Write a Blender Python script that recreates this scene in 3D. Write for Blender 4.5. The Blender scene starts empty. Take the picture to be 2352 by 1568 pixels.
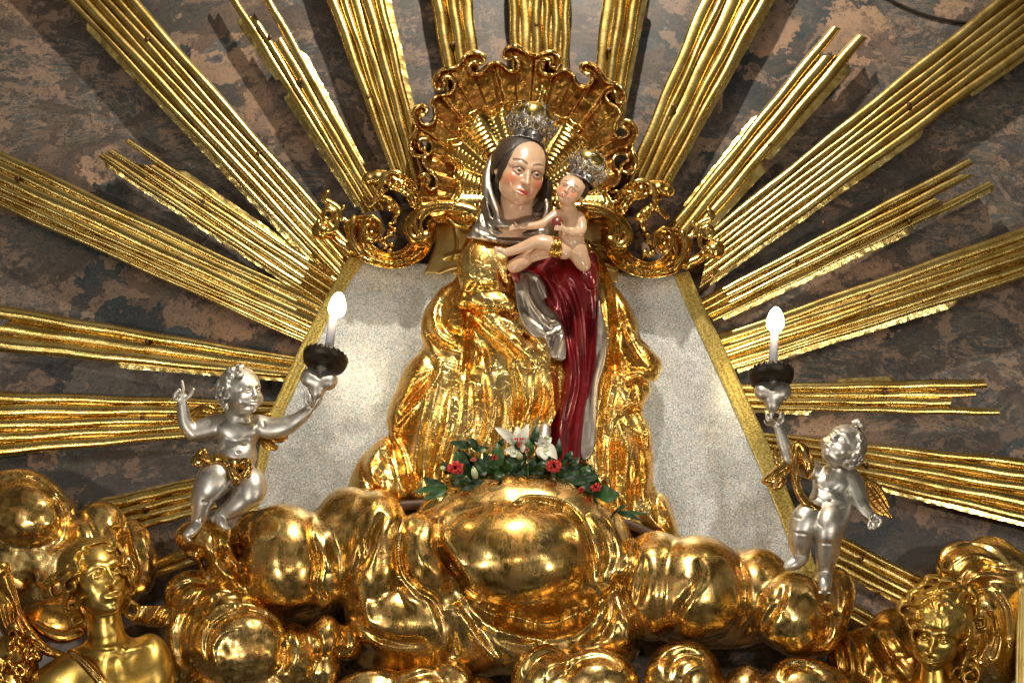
import bpy, math, random
import numpy as np
from mathutils import Vector, Matrix
random.seed(7)
rng = np.random.RandomState(11)
sc = bpy.context.scene
COL = sc.collection

# ------------------------------------------------------------------ camera
FPX = 3500.0                    # focal length in units of the 2352-px-wide picture
PITCH = math.radians(22)
DIST = 7.0                      # metres from camera to the wall along the axis
CY, CZ = -DIST * math.cos(PITCH), 1.6
cam = bpy.data.cameras.new('camera'); camo = bpy.data.objects.new('camera', cam); COL.objects.link(camo)
camo.location = (0, CY, CZ); camo.rotation_euler = (math.radians(90) + PITCH, 0, 0)
cam.sensor_width = 36; cam.lens = FPX / 2352 * 36; cam.clip_end = 200; cam.clip_start = 0.05
sc.camera = camo
sc.view_settings.view_transform = 'Standard'; sc.view_settings.look = 'None'
sc.view_settings.exposure = 0.15; sc.view_settings.gamma = 1

_f = np.array([0, math.cos(PITCH), math.sin(PITCH)]); _u = np.array([0, -math.sin(PITCH), math.cos(PITCH)])
_C = np.array([0, CY, CZ]); PXM = DIST / FPX        # 0.002 m per px
def W(px, py, h):
    """place on the wall (picture px, py) raised h px (2 mm each) toward the viewer"""
    px = np.asarray(px, float); py = np.asarray(py, float); h = np.asarray(h, float)
    px, py, h = np.broadcast_arrays(px, py, h)
    ray = _f[None] + ((px.ravel() - 1176) / FPX)[:, None] * np.array([1., 0, 0])[None] + ((784 - py.ravel()) / FPX)[:, None] * _u[None]
    T = -CY / ray[:, 1]
    return _C + ray * (T - h.ravel() * PXM)[:, None]
def W1(px, py, h): return Vector(W([px], [py], [h])[0])

# ------------------------------------------------------------------ world and lamps
wd = bpy.data.worlds.new('World'); sc.world = wd; wd.use_nodes = True
nt = wd.node_tree; nt.nodes.clear()
def wn(t, **k):
    n = nt.nodes.new(t)
    for a, b in k.items(): setattr(n, a, b)
    return n
tc = wn('ShaderNodeTexCoord'); no = wn('ShaderNodeTexNoise'); no.inputs['Scale'].default_value = 2.3; no.inputs['Detail'].default_value = 1.5
rp = wn('ShaderNodeValToRGB'); bg = wn('ShaderNodeBackground'); ow = wn('ShaderNodeOutputWorld')
nt.links.new(tc.outputs['Generated'], no.inputs['Vector']); nt.links.new(no.outputs['Fac'], rp.inputs['Fac'])
e = rp.color_ramp.elements
e[0].position = 0.36; e[0].color = (0.022, 0.016, 0.010, 1)
e[1].position = 0.72; e[1].color = (1.0, 0.91, 0.76, 1)
m_ = e.new(0.53); m_.color = (0.22, 0.185, 0.135, 1)
nt.links.new(rp.outputs['Color'], bg.inputs['Color']); bg.inputs['Strength'].default_value = 0.37
nt.links.new(bg.outputs['Background'], ow.inputs['Surface'])

def area(name, loc, target, sx, sy, power, color):
    l = bpy.data.lights.new(name, 'AREA'); l.shape = 'RECTANGLE'; l.size = sx; l.size_y = sy; l.energy = power; l.color = color
    o = bpy.data.objects.new(name, l); COL.objects.link(o); o.location = loc
    o.rotation_euler = (Vector(target) - Vector(loc)).to_track_quat('-Z', 'Y').to_euler(); return o
def spot(name, loc, target, power, color, size=0.06, ang=60):
    l = bpy.data.lights.new(name, 'SPOT'); l.energy = power; l.color = color; l.shadow_soft_size = size
    l.spot_size = math.radians(ang); l.spot_blend = 0.5
    o = bpy.data.objects.new(name, l); COL.objects.link(o); o.location = loc
    o.rotation_euler = (Vector(target) - Vector(loc)).to_track_quat('-Z', 'Y').to_euler(); return o
MID = W1(1176, 784, 0)
spot('spot_high', (0.3, -2.7, 9.6), MID + Vector((0, 0, -.1)), 1250, (1.0, .90, .74), .09, 80)
spot('spot_left', (-2.9, -4.2, 2.3), MID + Vector((.1, 0, 0)), 210, (1.0, .91, .77), .09, 75)
spot('spot_right', (2.9, -4.2, 2.5), MID + Vector((-.1, 0, 0)), 160, (1.0, .91, .77), .09, 75)
area('window_left', (-5.2, -8.0, 5.0), MID, .5, 1.5, 50, (1, .97, .92))
area('window_right', (4.6, -9.0, 4.6), MID, .5, 1.5, 50, (1, .97, .92))
area('nave_lamp', (0.4, -9.5, 3.2), MID, 1.2, .5, 40, (1, .84, .6))

# ------------------------------------------------------------------ scene-tree helpers
class Thing:
    pass
def thing(name, label, cat, px, py, h, group=None):
    o = bpy.data.objects.new(name, None); COL.objects.link(o); o.empty_display_size = .05
    o.location = W1(px, py, h); o['label'] = label; o['category'] = cat
    if group: o['group'] = group
    return o
def origin_of(p):
    v = Vector((0, 0, 0))
    while p is not None:
        v = v + p.location; p = p.parent
    return v
def raw_mesh(name, co, faces_q, mat, parent=None, colors=None, smooth=True, tris=None, cat=None, label=None, group=None, kind=None):
    co = np.asarray(co, float); org = np.array(origin_of(parent)) if parent else np.zeros(3)
    if parent is None and kind is None:
        org = co.mean(0)
    me = bpy.data.meshes.new(name)
    V = (co - org).astype(np.float32)
    q = np.asarray(faces_q, np.int32)
    me.vertices.add(len(V)); me.vertices.foreach_set('co', V.ravel())
    k = q.shape[1]
    me.loops.add(q.size); me.loops.foreach_set('vertex_index', q.ravel())
    me.polygons.add(len(q)); me.polygons.foreach_set('loop_start', np.arange(0, q.size, k, dtype=np.int32))
    me.update(calc_edges=True)
    if smooth: me.polygons.foreach_set('use_smooth', np.ones(len(q), bool))
    if colors is not None:
        a = me.color_attributes.new('Col', 'FLOAT_COLOR', 'POINT')
        c = np.ones((len(V), 4), np.float32); c[:, :3] = colors; a.data.foreach_set('color', c.ravel())
    if mat: me.materials.append(mat)
    me.validate()
    o = bpy.data.objects.new(name, me); COL.objects.link(o)
    if parent: o.parent = parent
    else: o.location = org
    if parent is None:
        if cat: o['category'] = cat
        if label: o['label'] = label
        if group: o['group'] = group
        if kind: o['kind'] = kind
    elif label: o['label'] = label
    return o
def grid_faces(nu, nv, wrap_v=False):
    i = np.arange(nu - 1)[:, None]; j = np.arange(nv if wrap_v else nv - 1)[None]
    j2 = (j + 1) % nv
    a = i * nv + j; b = i * nv + j2; c = (i + 1) * nv + j2; d = (i + 1) * nv + j
    return np.stack([x.ravel() for x in np.broadcast_arrays(a, b, c, d)], 1)
def cr(x0, y0, x1, outw):
    s = (x1 - x0) / outw / 1.74150
    return lambda pts: [(x0 / 1.7415 + float(a.split(',')[0]) * s, y0 / 1.7415 + float(a.split(',')[1]) * s) + tuple(float(q) for q in a.split(',')[2:]) for a in pts.split()]
I = lambda pts: [tuple(float(q) for q in a.split(',')) for a in pts.split()]
def catmull(P, n=6, closed=False):
    P = [np.array(p, float) for p in P]; out = []
    N = len(P)
    for i in range(N if closed else N - 1):
        p1, p2 = P[i], P[(i + 1) % N]
        p0 = P[i - 1] if (i > 0 or closed) else 2 * p1 - p2
        p3 = P[(i + 2) % N] if (i + 2 < N or closed) else 2 * p2 - p1
        for k in range(n):
            t = k / n
            out.append(.5 * ((2 * p1) + (-p0 + p2) * t + (2 * p0 - 5 * p1 + 4 * p2 - p3) * t * t + (-p0 + 3 * p1 - 3 * p2 + p3) * t ** 3))
    if not closed: out.append(P[-1])
    return np.array(out)
def fbm(x, y, s=1., seed=0, oct=3):
    r = np.random.RandomState(seed); v = 0
    for o in range(oct):
        for k in range(3):
            a = r.uniform(0, 6.283); f = (1.9 ** o) * r.uniform(.7, 1.3) / s; ph = r.uniform(0, 6.283)
            v = v + np.sin((x * math.cos(a) + y * math.sin(a)) * f * 6.283 + ph + 1.3 * np.sin((x * math.sin(a) - y * math.cos(a)) * f * 4 + ph * 2)) / (1.7 ** o)
    return v / 4

# ------------------------------------------------------------------ distance-field sculpting
def poly_sd(PX, PY, poly):
    P = np.asarray(poly, float)[:, :2]; d = np.full(PX.shape, 1e18); s = np.ones(PX.shape)
    N = len(P)
    for i in range(N):
        a = P[i]; b = P[i - 1]; e = b - a; wx = PX - a[0]; wy = PY - a[1]
        t = np.clip((wx * e[0] + wy * e[1]) / max(e @ e, 1e-9), 0, 1)
        bx = wx - e[0] * t; by = wy - e[1] * t; d = np.minimum(d, bx * bx + by * by)
        c1 = PY >= a[1]; c2 = PY < b[1]; c3 = e[0] * wy > e[1] * wx
        s = np.where((c1 & c2 & c3) | (~c1 & ~c2 & ~c3), -s, s)
    return s * np.sqrt(d)
class Vol:
    def __init__(s, x0, x1, y0, y1, z0, z1, h):
        s.h = h; s.xs = np.arange(x0, x1 + h, h, dtype=np.float32); s.ys = np.arange(y0, y1 + h, h, dtype=np.float32); s.zs = np.arange(z0, z1 + h, h, dtype=np.float32)
        s.F = np.full((len(s.xs), len(s.ys), len(s.zs)), 1000., np.float32)
    def _sl(s, lo, hi):
        r = []
        for arr, a, b in zip((s.xs, s.ys, s.zs), lo, hi):
            i0 = max(0, int(math.floor((a - arr[0]) / s.h))); i1 = min(len(arr), int(math.ceil((b - arr[0]) / s.h)) + 1)
            if i1 <= i0: return None
            r.append(slice(i0, i1))
        return tuple(r)
    def _g(s, sl): return s.xs[sl[0]][:, None, None], s.ys[sl[1]][None, :, None], s.zs[sl[2]][None, None, :]
    def _m(s, sl, d, k, sub=False):
        A = s.F[sl]
        if sub:
            d = -d; h = np.maximum(k - np.abs(A - d), 0) / max(k, 1e-6); s.F[sl] = np.maximum(A, d) + h * h * k * .25
        else:
            h = np.maximum(k - np.abs(A - d), 0) / max(k, 1e-6); s.F[sl] = np.minimum(A, d) - h * h * k * .25
    def ell(s, c, r, k=4, M=None, sub=False):
        c = np.array(c, float); r = np.array(r, float)
        if np.isscalar(M): a = math.radians(M); M = np.array([[math.cos(a), -math.sin(a), 0], [math.sin(a), math.cos(a), 0], [0, 0, 1.]])
        ext = r if M is None else np.sqrt(((M * r[None]) ** 2).sum(1))
        sl = s._sl(c - ext - k - 3 * s.h, c + ext + k + 3 * s.h)
        if sl is None: return
        X, Y, Z = s._g(sl); X = X - c[0]; Y = Y - c[1]; Z = Z - c[2]
        if M is None: a, b, g = X, Y, Z
        else:
            a = X * M[0, 0] + Y * M[1, 0] + Z * M[2, 0]; b = X * M[0, 1] + Y * M[1, 1] + Z * M[2, 1]; g = X * M[0, 2] + Y * M[1, 2] + Z * M[2, 2]
        k0 = np.sqrt((a / r[0]) ** 2 + (b / r[1]) ** 2 + (g / r[2]) ** 2); k1 = np.sqrt((a / r[0] ** 2) ** 2 + (b / r[1] ** 2) ** 2 + (g / r[2] ** 2) ** 2)
        s._m(sl, (k0 * (k0 - 1) / np.maximum(k1, 1e-6)).astype(np.float32), k, sub)
    def chain(s, P, k=3, sub=False, fl=1.0):
        """tapered tube through (x,y,z,r); fl flattens the tube in depth"""
        P = [np.array(p, float) for p in P]
        for a, b in zip(P[:-1], P[1:]):
            m = max(a[3], b[3]) + k + 3 * s.h
            sl = s._sl(np.minimum(a[:3], b[:3]) - m, np.maximum(a[:3], b[:3]) + m)
            if sl is None: continue
            X, Y, Z = s._g(sl); e = b[:3] - a[:3]; ee = max(e @ e, 1e-9)
            t = np.clip(((X - a[0]) * e[0] + (Y - a[1]) * e[1] + (Z - a[2]) * e[2]) / ee, 0, 1)
            dx = X - a[0] - e[0] * t; dy = Y - a[1] - e[1] * t; dz = (Z - a[2] - e[2] * t) / fl
            s._m(sl, (np.sqrt(dx * dx + dy * dy + dz * dz) - (a[3] + (b[3] - a[3]) * t)).astype(np.float32), k, sub)
    def curve(s, P, n=5, k=3, sub=False, closed=False, fl=1.0): s.chain(list(catmull(P, n, closed)), k, sub, fl)
    def slab(s, poly, z0, z1, rnd=4, k=3, sub=False, H=None):
        """extruded outline; H(X,Y,edge distance)->front height replaces z1"""
        P = np.asarray(poly, float); m = k + rnd + 3 * s.h
        zt = z1
        sl = s._sl((P[:, 0].min() - m, P[:, 1].min() - m, z0 - m), (P[:, 0].max() + m, P[:, 1].max() + m, zt + m))
        if sl is None: return
        X2, Y2 = np.meshgrid(s.xs[sl[0]], s.ys[sl[1]], indexing='ij')
        d2 = poly_sd(X2, Y2, P)
        zf = (H(X2, Y2, -d2) if H else np.full(X2.shape, float(z1)))
        Z = s.zs[sl[2]][None, None, :]
        a = d2[:, :, None] + rnd; b = np.maximum(Z - zf[:, :, None], z0 - Z) * .85 + rnd
        d = np.minimum(np.maximum(a, b), 0) + np.sqrt(np.maximum(a, 0) ** 2 + np.maximum(b, 0) ** 2) - rnd
        s._m(sl, d.astype(np.float32), k, sub)
    def stroke(s, P, amp, w, mode='g', taper=True, n=5, zlo=None):
        """inflate (amp>0) or carve (amp<0) along a 2D line; mode 'l' laps: raised on its left side"""
        w = w * getattr(s, 'kw', 1.); P = catmull([p[:2] for p in P], n); mw = w * 3.2
        sl = s._sl((P[:, 0].min() - mw, P[:, 1].min() - mw, s.zs[0]), (P[:, 0].max() + mw, P[:, 1].max() + mw, s.zs[-1]))
        if sl is None: return
        X, Y = np.meshgrid(s.xs[sl[0]], s.ys[sl[1]], indexing='ij')
        best = np.full(X.shape, 1e9); par = np.zeros(X.shape); sd = np.zeros(X.shape)
        L = np.r_[0, np.cumsum(np.hypot(*np.diff(P, axis=0).T))]; tot = L[-1]
        for i in range(len(P) - 1):
            a, b = P[i], P[i + 1]; e = b - a; ee = max(e @ e, 1e-9)
            t = np.clip(((X - a[0]) * e[0] + (Y - a[1]) * e[1]) / ee, 0, 1)
            dx = X - a[0] - e[0] * t; dy = Y - a[1] - e[1] * t; d = np.hypot(dx, dy); m = d < best
            best = np.where(m, d, best); par = np.where(m, L[i] + t * (L[i + 1] - L[i]), par); sd = np.where(m, e[0] * dy - e[1] * dx, sd)
        tp = np.clip(np.sin(np.clip(par / tot, 0, 1) * math.pi), 0, 1) ** .6 if taper else 1.
        if mode == 'g': f = np.exp(-(best / w) ** 2)
        else:
            side = np.sign(sd); f = np.where(side < 0, np.exp(-best / w), -.55 * np.exp(-(best / (w * .45)) ** 2) * 1.0)
        s.F[sl] -= (amp * getattr(s, 'ka', 1.) * tp * f)[:, :, None].astype(np.float32)
    def disp(s, f2): 
        X, Y = np.meshgrid(s.xs, s.ys, indexing='ij'); s.F -= f2(X, Y)[:, :, None].astype(np.float32)
    def cutz(s, z, k=4):
        Z = s.zs[None, None, :]; d = (z - Z); A = s.F; h = np.maximum(k - np.abs(A - d), 0) / k; s.F = (np.maximum(A, d) + h * h * k * .25).astype(np.float32)
    def nets(s, smooth=2):
        F = s.F.copy(); F[0] = F[-1] = 1; F[:, 0] = F[:, -1] = 1; F[:, :, 0] = F[:, :, -1] = 1
        ins = F < 0; nx, ny, nz = F.shape
        cnt = np.zeros((nx - 1, ny - 1, nz - 1), np.int8); offs = [(i, j, k) for i in (0, 1) for j in (0, 1) for k in (0, 1)]
        for i, j, k in offs: cnt += ins[i:nx - 1 + i, j:ny - 1 + j, k:nz - 1 + k]
        ci = np.argwhere((cnt > 0) & (cnt < 8)); N = len(ci)
        idx = np.full(cnt.shape, -1, np.int32); idx[ci[:, 0], ci[:, 1], ci[:, 2]] = np.arange(N)
        fv = {o: F[ci[:, 0] + o[0], ci[:, 1] + o[1], ci[:, 2] + o[2]] for o in offs}
        acc = np.zeros((N, 3)); wt = np.zeros(N)
        for o in offs:
            for ax in range(3):
                if o[ax] == 0:
                    p = list(o); p[ax] = 1; p = tuple(p); f0, f1 = fv[o], fv[p]; m = (f0 < 0) != (f1 < 0)
                    t = np.where(m, f0 / np.where(m, f0 - f1, 1), 0); pt = np.tile(np.array(o, float), (N, 1)); pt[:, ax] += t
                    acc += pt * m[:, None]; wt += m
        V = ci + acc / wt[:, None]
        quads = []
        for ax in range(3):
            a, b = [q for q in range(3) if q != ax]
            lo = [slice(1, -1)] * 3; lo[ax] = slice(0, -1); hi = [slice(1, -1)] * 3; hi[ax] = slice(1, None)
            A = ins[tuple(lo)]; B = ins[tuple(hi)]; e = np.argwhere(A != B)
            if not len(e): continue
            st = A[e[:, 0], e[:, 1], e[:, 2]]; e = e + 1; e[:, ax] -= 1
            def g(da, db):
                q = e.copy(); q[:, a] += da; q[:, b] += db; return idx[q[:, 0], q[:, 1], q[:, 2]]
            qd = np.stack([g(-1, -1), g(0, -1), g(0, 0), g(-1, 0)], 1)
            fl = st if ax != 1 else ~st
            qd[fl] = qd[fl][:, ::-1]; quads.append(qd)
        Q = np.concatenate(quads); Q = Q[(Q >= 0).all(1)]
        # outward in the mirrored (y-down) frame
        if smooth:
            E = np.concatenate([Q[:, [0, 1]], Q[:, [1, 2]], Q[:, [2, 3]], Q[:, [3, 0]]])
            deg = np.bincount(E[:, 0], minlength=N) + np.bincount(E[:, 1], minlength=N); deg = np.maximum(deg, 1)
            for it in range(smooth * 2):
                lam = .5 if it % 2 == 0 else -.47
                A = np.stack([np.bincount(E[:, 0], V[E[:, 1], c], N) + np.bincount(E[:, 1], V[E[:, 0], c], N) for c in range(3)], 1) / deg[:, None]
                V = V + lam * (A - V)
        V = V * s.h + np.array([s.xs[0], s.ys[0], s.zs[0]])
        return V, Q
    def out(s, name, mat, parent=None, smooth=2, colfn=None, **kw):
        V, Q = s.nets(smooth)
        cl = colfn(V) if colfn else None
        o = raw_mesh(name, W(V[:, 0], V[:, 1], V[:, 2]), Q, mat, parent, colors=cl, **kw)
        s.F = None
        return o
def RX(a): c, s_ = math.cos(a), math.sin(a); return np.array([[1, 0, 0], [0, c, -s_], [0, s_, c]])
def RY(a): c, s_ = math.cos(a), math.sin(a); return np.array([[c, 0, s_], [0, 1, 0], [-s_, 0, c]])
def RZ(a): c, s_ = math.cos(a), math.sin(a); return np.array([[c, -s_, 0], [s_, c, 0], [0, 0, 1]])
class Fr:
    """local frame inside a volume: X right, Y up, Z toward the viewer; yaw>0 turns to picture right, pitch>0 looks up, roll>0 clockwise"""
    def __init__(s, c, scale, yaw=0, pitch=0, roll=0):
        s.c = np.array(c, float); s.s = scale
        R = RZ(-math.radians(roll)) @ RY(math.radians(yaw)) @ RX(-math.radians(pitch))
        s.M = np.diag([1., -1., 1.]) @ R
    def p(s, v): return s.c + s.s * (s.M @ np.array(v[:3], float))
    def inv(s, V): return ((V - s.c) @ s.M) / s.s
    def ell(s, vol, c, r, k=.05, sub=False, rot=None):
        M = s.M if rot is None else s.M @ rot
        vol.ell(s.p(c), np.array(r) * s.s, k * s.s, M, sub)
    def chain(s, vol, P, k=.04, sub=False, n=0):
        if n: P = catmull(P, n)
        vol.chain([tuple(s.p(q)) + (q[3] * s.s,) for q in P], k * s.s, sub)
# ------------------------------------------------------------------ materials
def mat_new(name):
    m = bpy.data.materials.new(name); m.use_nodes = True; t = m.node_tree; t.nodes.clear()
    out = t.nodes.new('ShaderNodeOutputMaterial'); b = t.nodes.new('ShaderNodeBsdfPrincipled'); t.links.new(b.outputs[0], out.inputs[0])
    return m, t, b
def nd(t, typ, **k):
    n = t.nodes.new(typ)
    for a, b in k.items():
        if a in n.inputs: n.inputs[a].default_value = b
        else: setattr(n, a, b)
    return n
def noise(t, vec, scale, detail=3, rough=.55, dist=0):
    n = nd(t, 'ShaderNodeTexNoise', Scale=scale, Detail=detail, Roughness=rough, Distortion=dist); t.links.new(vec, n.inputs['Vector']); return n.outputs['Fac']
def ramp(t, fac, stops):
    r = nd(t, 'ShaderNodeValToRGB'); el = r.color_ramp.elements
    while len(el) > 1: el.remove(el[-1])
    el[0].position = stops[0][0]; el[0].color = (*stops[0][1], 1)
    for p, c in stops[1:]: x = el.new(p); x.color = (*c, 1)
    t.links.new(fac, r.inputs['Fac']); return r.outputs['Color']
def mixc(t, fac, a, b, typ='MIX'):
    m = nd(t, 'ShaderNodeMix', data_type='RGBA', blend_type=typ)
    for sock, v in ((m.inputs[0], fac), (m.inputs[6], a), (m.inputs[7], b)):
        if isinstance(v, bpy.types.NodeSocket): t.links.new(v, sock)
        elif isinstance(v, (int, float)): sock.default_value = v
        else: sock.default_value = (*v, 1)
    return m.outputs[2]
def mth(t, op, a, b=None, c=None):
    m = nd(t, 'ShaderNodeMath', operation=op)
    for i, v in enumerate((a, b, c)):
        if v is None: continue
        if isinstance(v, bpy.types.NodeSocket): t.links.new(v, m.inputs[i])
        else: m.inputs[i].default_value = v
    return m.outputs[0]
def sstep(t, v, a, b):
    m = nd(t, 'ShaderNodeMapRange', interpolation_type='SMOOTHSTEP'); t.links.new(v, m.inputs[0]); m.inputs[1].default_value = a; m.inputs[2].default_value = b; return m.outputs[0]
def objco(t):
    return nd(t, 'ShaderNodeTexCoord').outputs['Object']
def mapv(t, v, loc=(0, 0, 0), rot=(0, 0, 0), sca=(1, 1, 1)):
    m = nd(t, 'ShaderNodeMapping'); t.links.new(v, m.inputs[0]); m.inputs[1].default_value = loc; m.inputs[2].default_value = rot; m.inputs[3].default_value = sca; return m.outputs[0]
def bump(t, b, h, strength, dist, prev=None):
    n = nd(t, 'ShaderNodeBump', Strength=strength, Distance=dist); t.links.new(h, n.inputs['Height'])
    if prev: t.links.new(prev, n.inputs['Normal'])
    t.links.new(n.outputs[0], b.inputs['Normal']); return n.outputs[0]
def L(t, a, sock):
    if isinstance(a, bpy.types.NodeSocket): t.links.new(a, sock)
    elif hasattr(a, '__len__'): sock.default_value = (*a, 1)
    else: sock.default_value = a

def gold(name, light=(.86, .60, .20), deep=(.70, .40, .09), bole=(.26, .05, .015), wear=.62, rough=.16, wavy=.5, fine=.3, seed=0., tex=None, leaf=0.0, wearscale=1.):
    m, t, b = mat_new(name); v = mapv(t, objco(t), loc=(seed, seed * .7, -seed))
    n1 = noise(t, v, 5.5, 4, .6, .6); n2 = noise(t, v, 13 * wearscale, 6, .7, 1.2); n3 = noise(t, v, 70, 4, .6)
    vs = mapv(t, v, rot=(.3, .2, .1), sca=(1, 1, .12)); scr = noise(t, vs, 130, 3, .6)
    col = mixc(t, sstep(t, n1, .35, .65), light, deep)
    col = mixc(t, mth(t, 'MULTIPLY', sstep(t, n3, .4, .75), .35), col, (.62, .36, .10))
    # worn places where the red bole shows through, streaked by rubbing
    w = mth(t, 'ADD', n2, mth(t, 'MULTIPLY', mth(t, 'SUBTRACT', scr, .5), .45))
    wm = sstep(t, w, wear, wear + .20)
    col = mixc(t, mth(t, 'MULTIPLY', wm, .62), col, bole)
    dk = sstep(t, mth(t, 'ADD', noise(t, v, 38, 5, .7), mth(t, 'MULTIPLY', mth(t, 'SUBTRACT', n1, .5), .5)), .62, .78)
    col = mixc(t, mth(t, 'MULTIPLY', dk, .55), col, (.10, .06, .025))
    L(t, col, b.inputs['Base Color'])
    L(t, mth(t, 'SUBTRACT', 1.0, mth(t, 'MULTIPLY', wm, .12)), b.inputs['Metallic'])
    r = mth(t, 'ADD', rough, mth(t, 'MULTIPLY', wm, .22)); r = mth(t, 'ADD', r, mth(t, 'MULTIPLY', mth(t, 'SUBTRACT', n3, .4), .16)); L(t, r, b.inputs['Roughness'])
    hb = mth(t, 'ADD', mth(t, 'MULTIPLY', noise(t, v, 16, 2, .5), wavy), mth(t, 'MULTIPLY', n3, fine * .25))
    pv = bump(t, b, hb, .45, .006)
    pv = bump(t, b, scr, .12, .002, pv)
    if tex == 'brocade':
        vd = mixc(t, .06, v, nd(t, 'ShaderNodeTexNoise', Scale=9, Detail=1).outputs['Color'])
        nz = nd(t, 'ShaderNodeTexNoise', Scale=7, Detail=1); t.links.new(v, nz.inputs['Vector'])
        vd = nd(t, 'ShaderNodeVectorMath', operation='MULTIPLY_ADD'); t.links.new(nz.outputs['Color'], vd.inputs[0]); vd.inputs[1].default_value = (.22, .22, .22); t.links.new(v, vd.inputs[2])
        vo = nd(t, 'ShaderNodeTexVoronoi', feature='DISTANCE_TO_EDGE', Scale=13); t.links.new(vd.outputs[0], vo.inputs['Vector'])
        l1 = mth(t, 'SUBTRACT', 1, sstep(t, vo.outputs['Distance'], .0, .045))
        wv = nd(t, 'ShaderNodeTexWave', wave_type='RINGS', Scale=7, Distortion=9, Detail=1); wv.inputs['Detail Scale'].default_value = 1.4; t.links.new(v, wv.inputs['Vector'])
        l2 = mth(t, 'MULTIPLY', sstep(t, wv.outputs['Fac'], .93, .99), sstep(t, n1, .42, .6))
        vo2 = nd(t, 'ShaderNodeTexVoronoi', feature='F1', Scale=75); t.links.new(v, vo2.inputs['Vector'])
        vo3 = nd(t, 'ShaderNodeTexVoronoi', feature='F1', Scale=13); t.links.new(vd.outputs[0], vo3.inputs['Vector'])
        dots = mth(t, 'MULTIPLY', mth(t, 'SUBTRACT', 1, sstep(t, vo2.outputs['Distance'], .18, .32)), sstep(t, nd_sep(t, vo3.outputs['Color']), .55, .6))
        hh = mth(t, 'ADD', mth(t, 'MAXIMUM', l1, l2), mth(t, 'MULTIPLY', dots, -.8))
        pv = bump(t, b, hh, .32, .003, pv)
    if tex == 'hammer':
        vo2 = nd(t, 'ShaderNodeTexVoronoi', feature='F1', Scale=110); t.links.new(v, vo2.inputs['Vector'])
        pv = bump(t, b, vo2.outputs['Distance'], .8, .006, pv)
    if leaf:
        br = nd(t, 'ShaderNodeTexBrick', Scale=1.0); br.inputs['Mortar Size'].default_value = .004; br.inputs['Brick Width'].default_value = .16; br.inputs['Row Height'].default_value = .16
        t.links.new(mapv(t, v, rot=(math.pi / 2, 0, .2)), br.inputs['Vector']); L(t, mixc(t, mth(t, 'MULTIPLY', br.outputs['Fac'], leaf), col, (.35, .2, .06)), b.inputs['Base Color'])
    return m
def nd_sep(t, c):
    s = nd(t, 'ShaderNodeSeparateColor'); t.links.new(c, s.inputs[0]); return s.outputs[0]

G = {}
G['ray'] = gold('gilded_copper_ray', light=(.74, .56, .20), deep=(.55, .36, .09), wear=.66, rough=.25, wavy=.25, fine=.5, bole=(.30, .10, .02))
G['flange'] = gold('gilded_sheet_edge', light=(.85, .68, .26), deep=(.74, .5, .15), wear=.74, rough=.22, wavy=1.2, fine=.6, seed=3)
G['cloud'] = gold('gilded_wood_cloud', light=(.86, .64, .25), deep=(.66, .40, .10), wear=.46, rough=.19, wavy=.12, fine=.25, seed=5, leaf=.35)
G['shell'] = gold('gilded_shell', light=(.58, .30, .06), deep=(.36, .13, .02), bole=(.16, .035, .01), wear=.47, rough=.26, wavy=.35, fine=.9, seed=8)
G['shell_in'] = gold('gilded_inner_shell', light=(.92, .68, .23), deep=(.80, .46, .10), wear=.62, rough=.16, wavy=.2, seed=9)
G['rim'] = gold('gilded_scroll_rim', light=(.80, .56, .20), deep=(.58, .32, .08), wear=.54, rough=.17, wavy=.25, seed=10)
G['volute'] = gold('gilded_volute', light=(.74, .50, .15), deep=(.56, .30, .06), bole=(.20, .05, .015), wear=.52, rough=.19, wavy=.3, seed=12)
G['panel'] = gold('pale_gilded_board', light=(.72, .60, .27), deep=(.58, .44, .16), wear=.66, rough=.42, wavy=.3, fine=.5, seed=14)
G['mantle'] = gold('engraved_gold_mantle', light=(.94, .70, .27), deep=(.82, .39, .06), bole=(.50, .16, .02), wear=.62, rough=.25, wavy=.08, fine=.2, seed=16, tex='brocade')
G['angel'] = gold('matt_gilded_figure', light=(.74, .52, .15), deep=(.52, .33, .07), wear=.70, rough=.33, wavy=.04, fine=.12, seed=18)
G['wing'] = gold('gilded_wing', light=(.62, .36, .08), deep=(.42, .2, .04), wear=.52, rough=.22, wavy=.4, seed=20)
G['crowngold'] = gold('crown_gold_cap', light=(.70, .56, .17), deep=(.58, .42, .1), wear=.8, rough=.22, wavy=.1, fine=.1, seed=21)
G['braid'] = None

def silver(name, light=(.74, .72, .68), dark=(.34, .30, .25), rough=.25, stain=.5, seed=0., wavy=.2):
    m, t, b = mat_new(name); v = mapv(t, objco(t), loc=(seed, seed, seed))
    n1 = noise(t, v, 9, 5, .65, .8); n2 = noise(t, v, 60, 5, .7); n3 = noise(t, v, 26, 5, .7, 1)
    col = mixc(t, mth(t, 'MULTIPLY', sstep(t, n1, .42, .68), stain), light, dark)
    col = mixc(t, mth(t, 'MULTIPLY', sstep(t, n3, .60, .72), .55), col, (.16, .12, .08))
    L(t, col, b.inputs['Base Color']); b.inputs['Metallic'].default_value = 1
    L(t, mth(t, 'ADD', rough, mth(t, 'MULTIPLY', mth(t, 'SUBTRACT', n2, .4), .3)), b.inputs['Roughness'])
    pv = bump(t, b, mth(t, 'ADD', n1, mth(t, 'MULTIPLY', n2, .12)), wavy, .006)
    return m
S = {}
S['cherub'] = silver('silver_leaf_figure', light=(.70, .67, .62), dark=(.32, .28, .23), rough=.42, stain=.7, wavy=.12)
S['veil'] = silver('aged_silver_lining', light=(.50, .44, .38), dark=(.24, .19, .15), rough=.38, stain=.7, seed=2, wavy=.12)
S['crown'] = silver('crown_silver', light=(.70, .65, .60), dark=(.20, .16, .13), rough=.20, stain=.6, seed=3)

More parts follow.
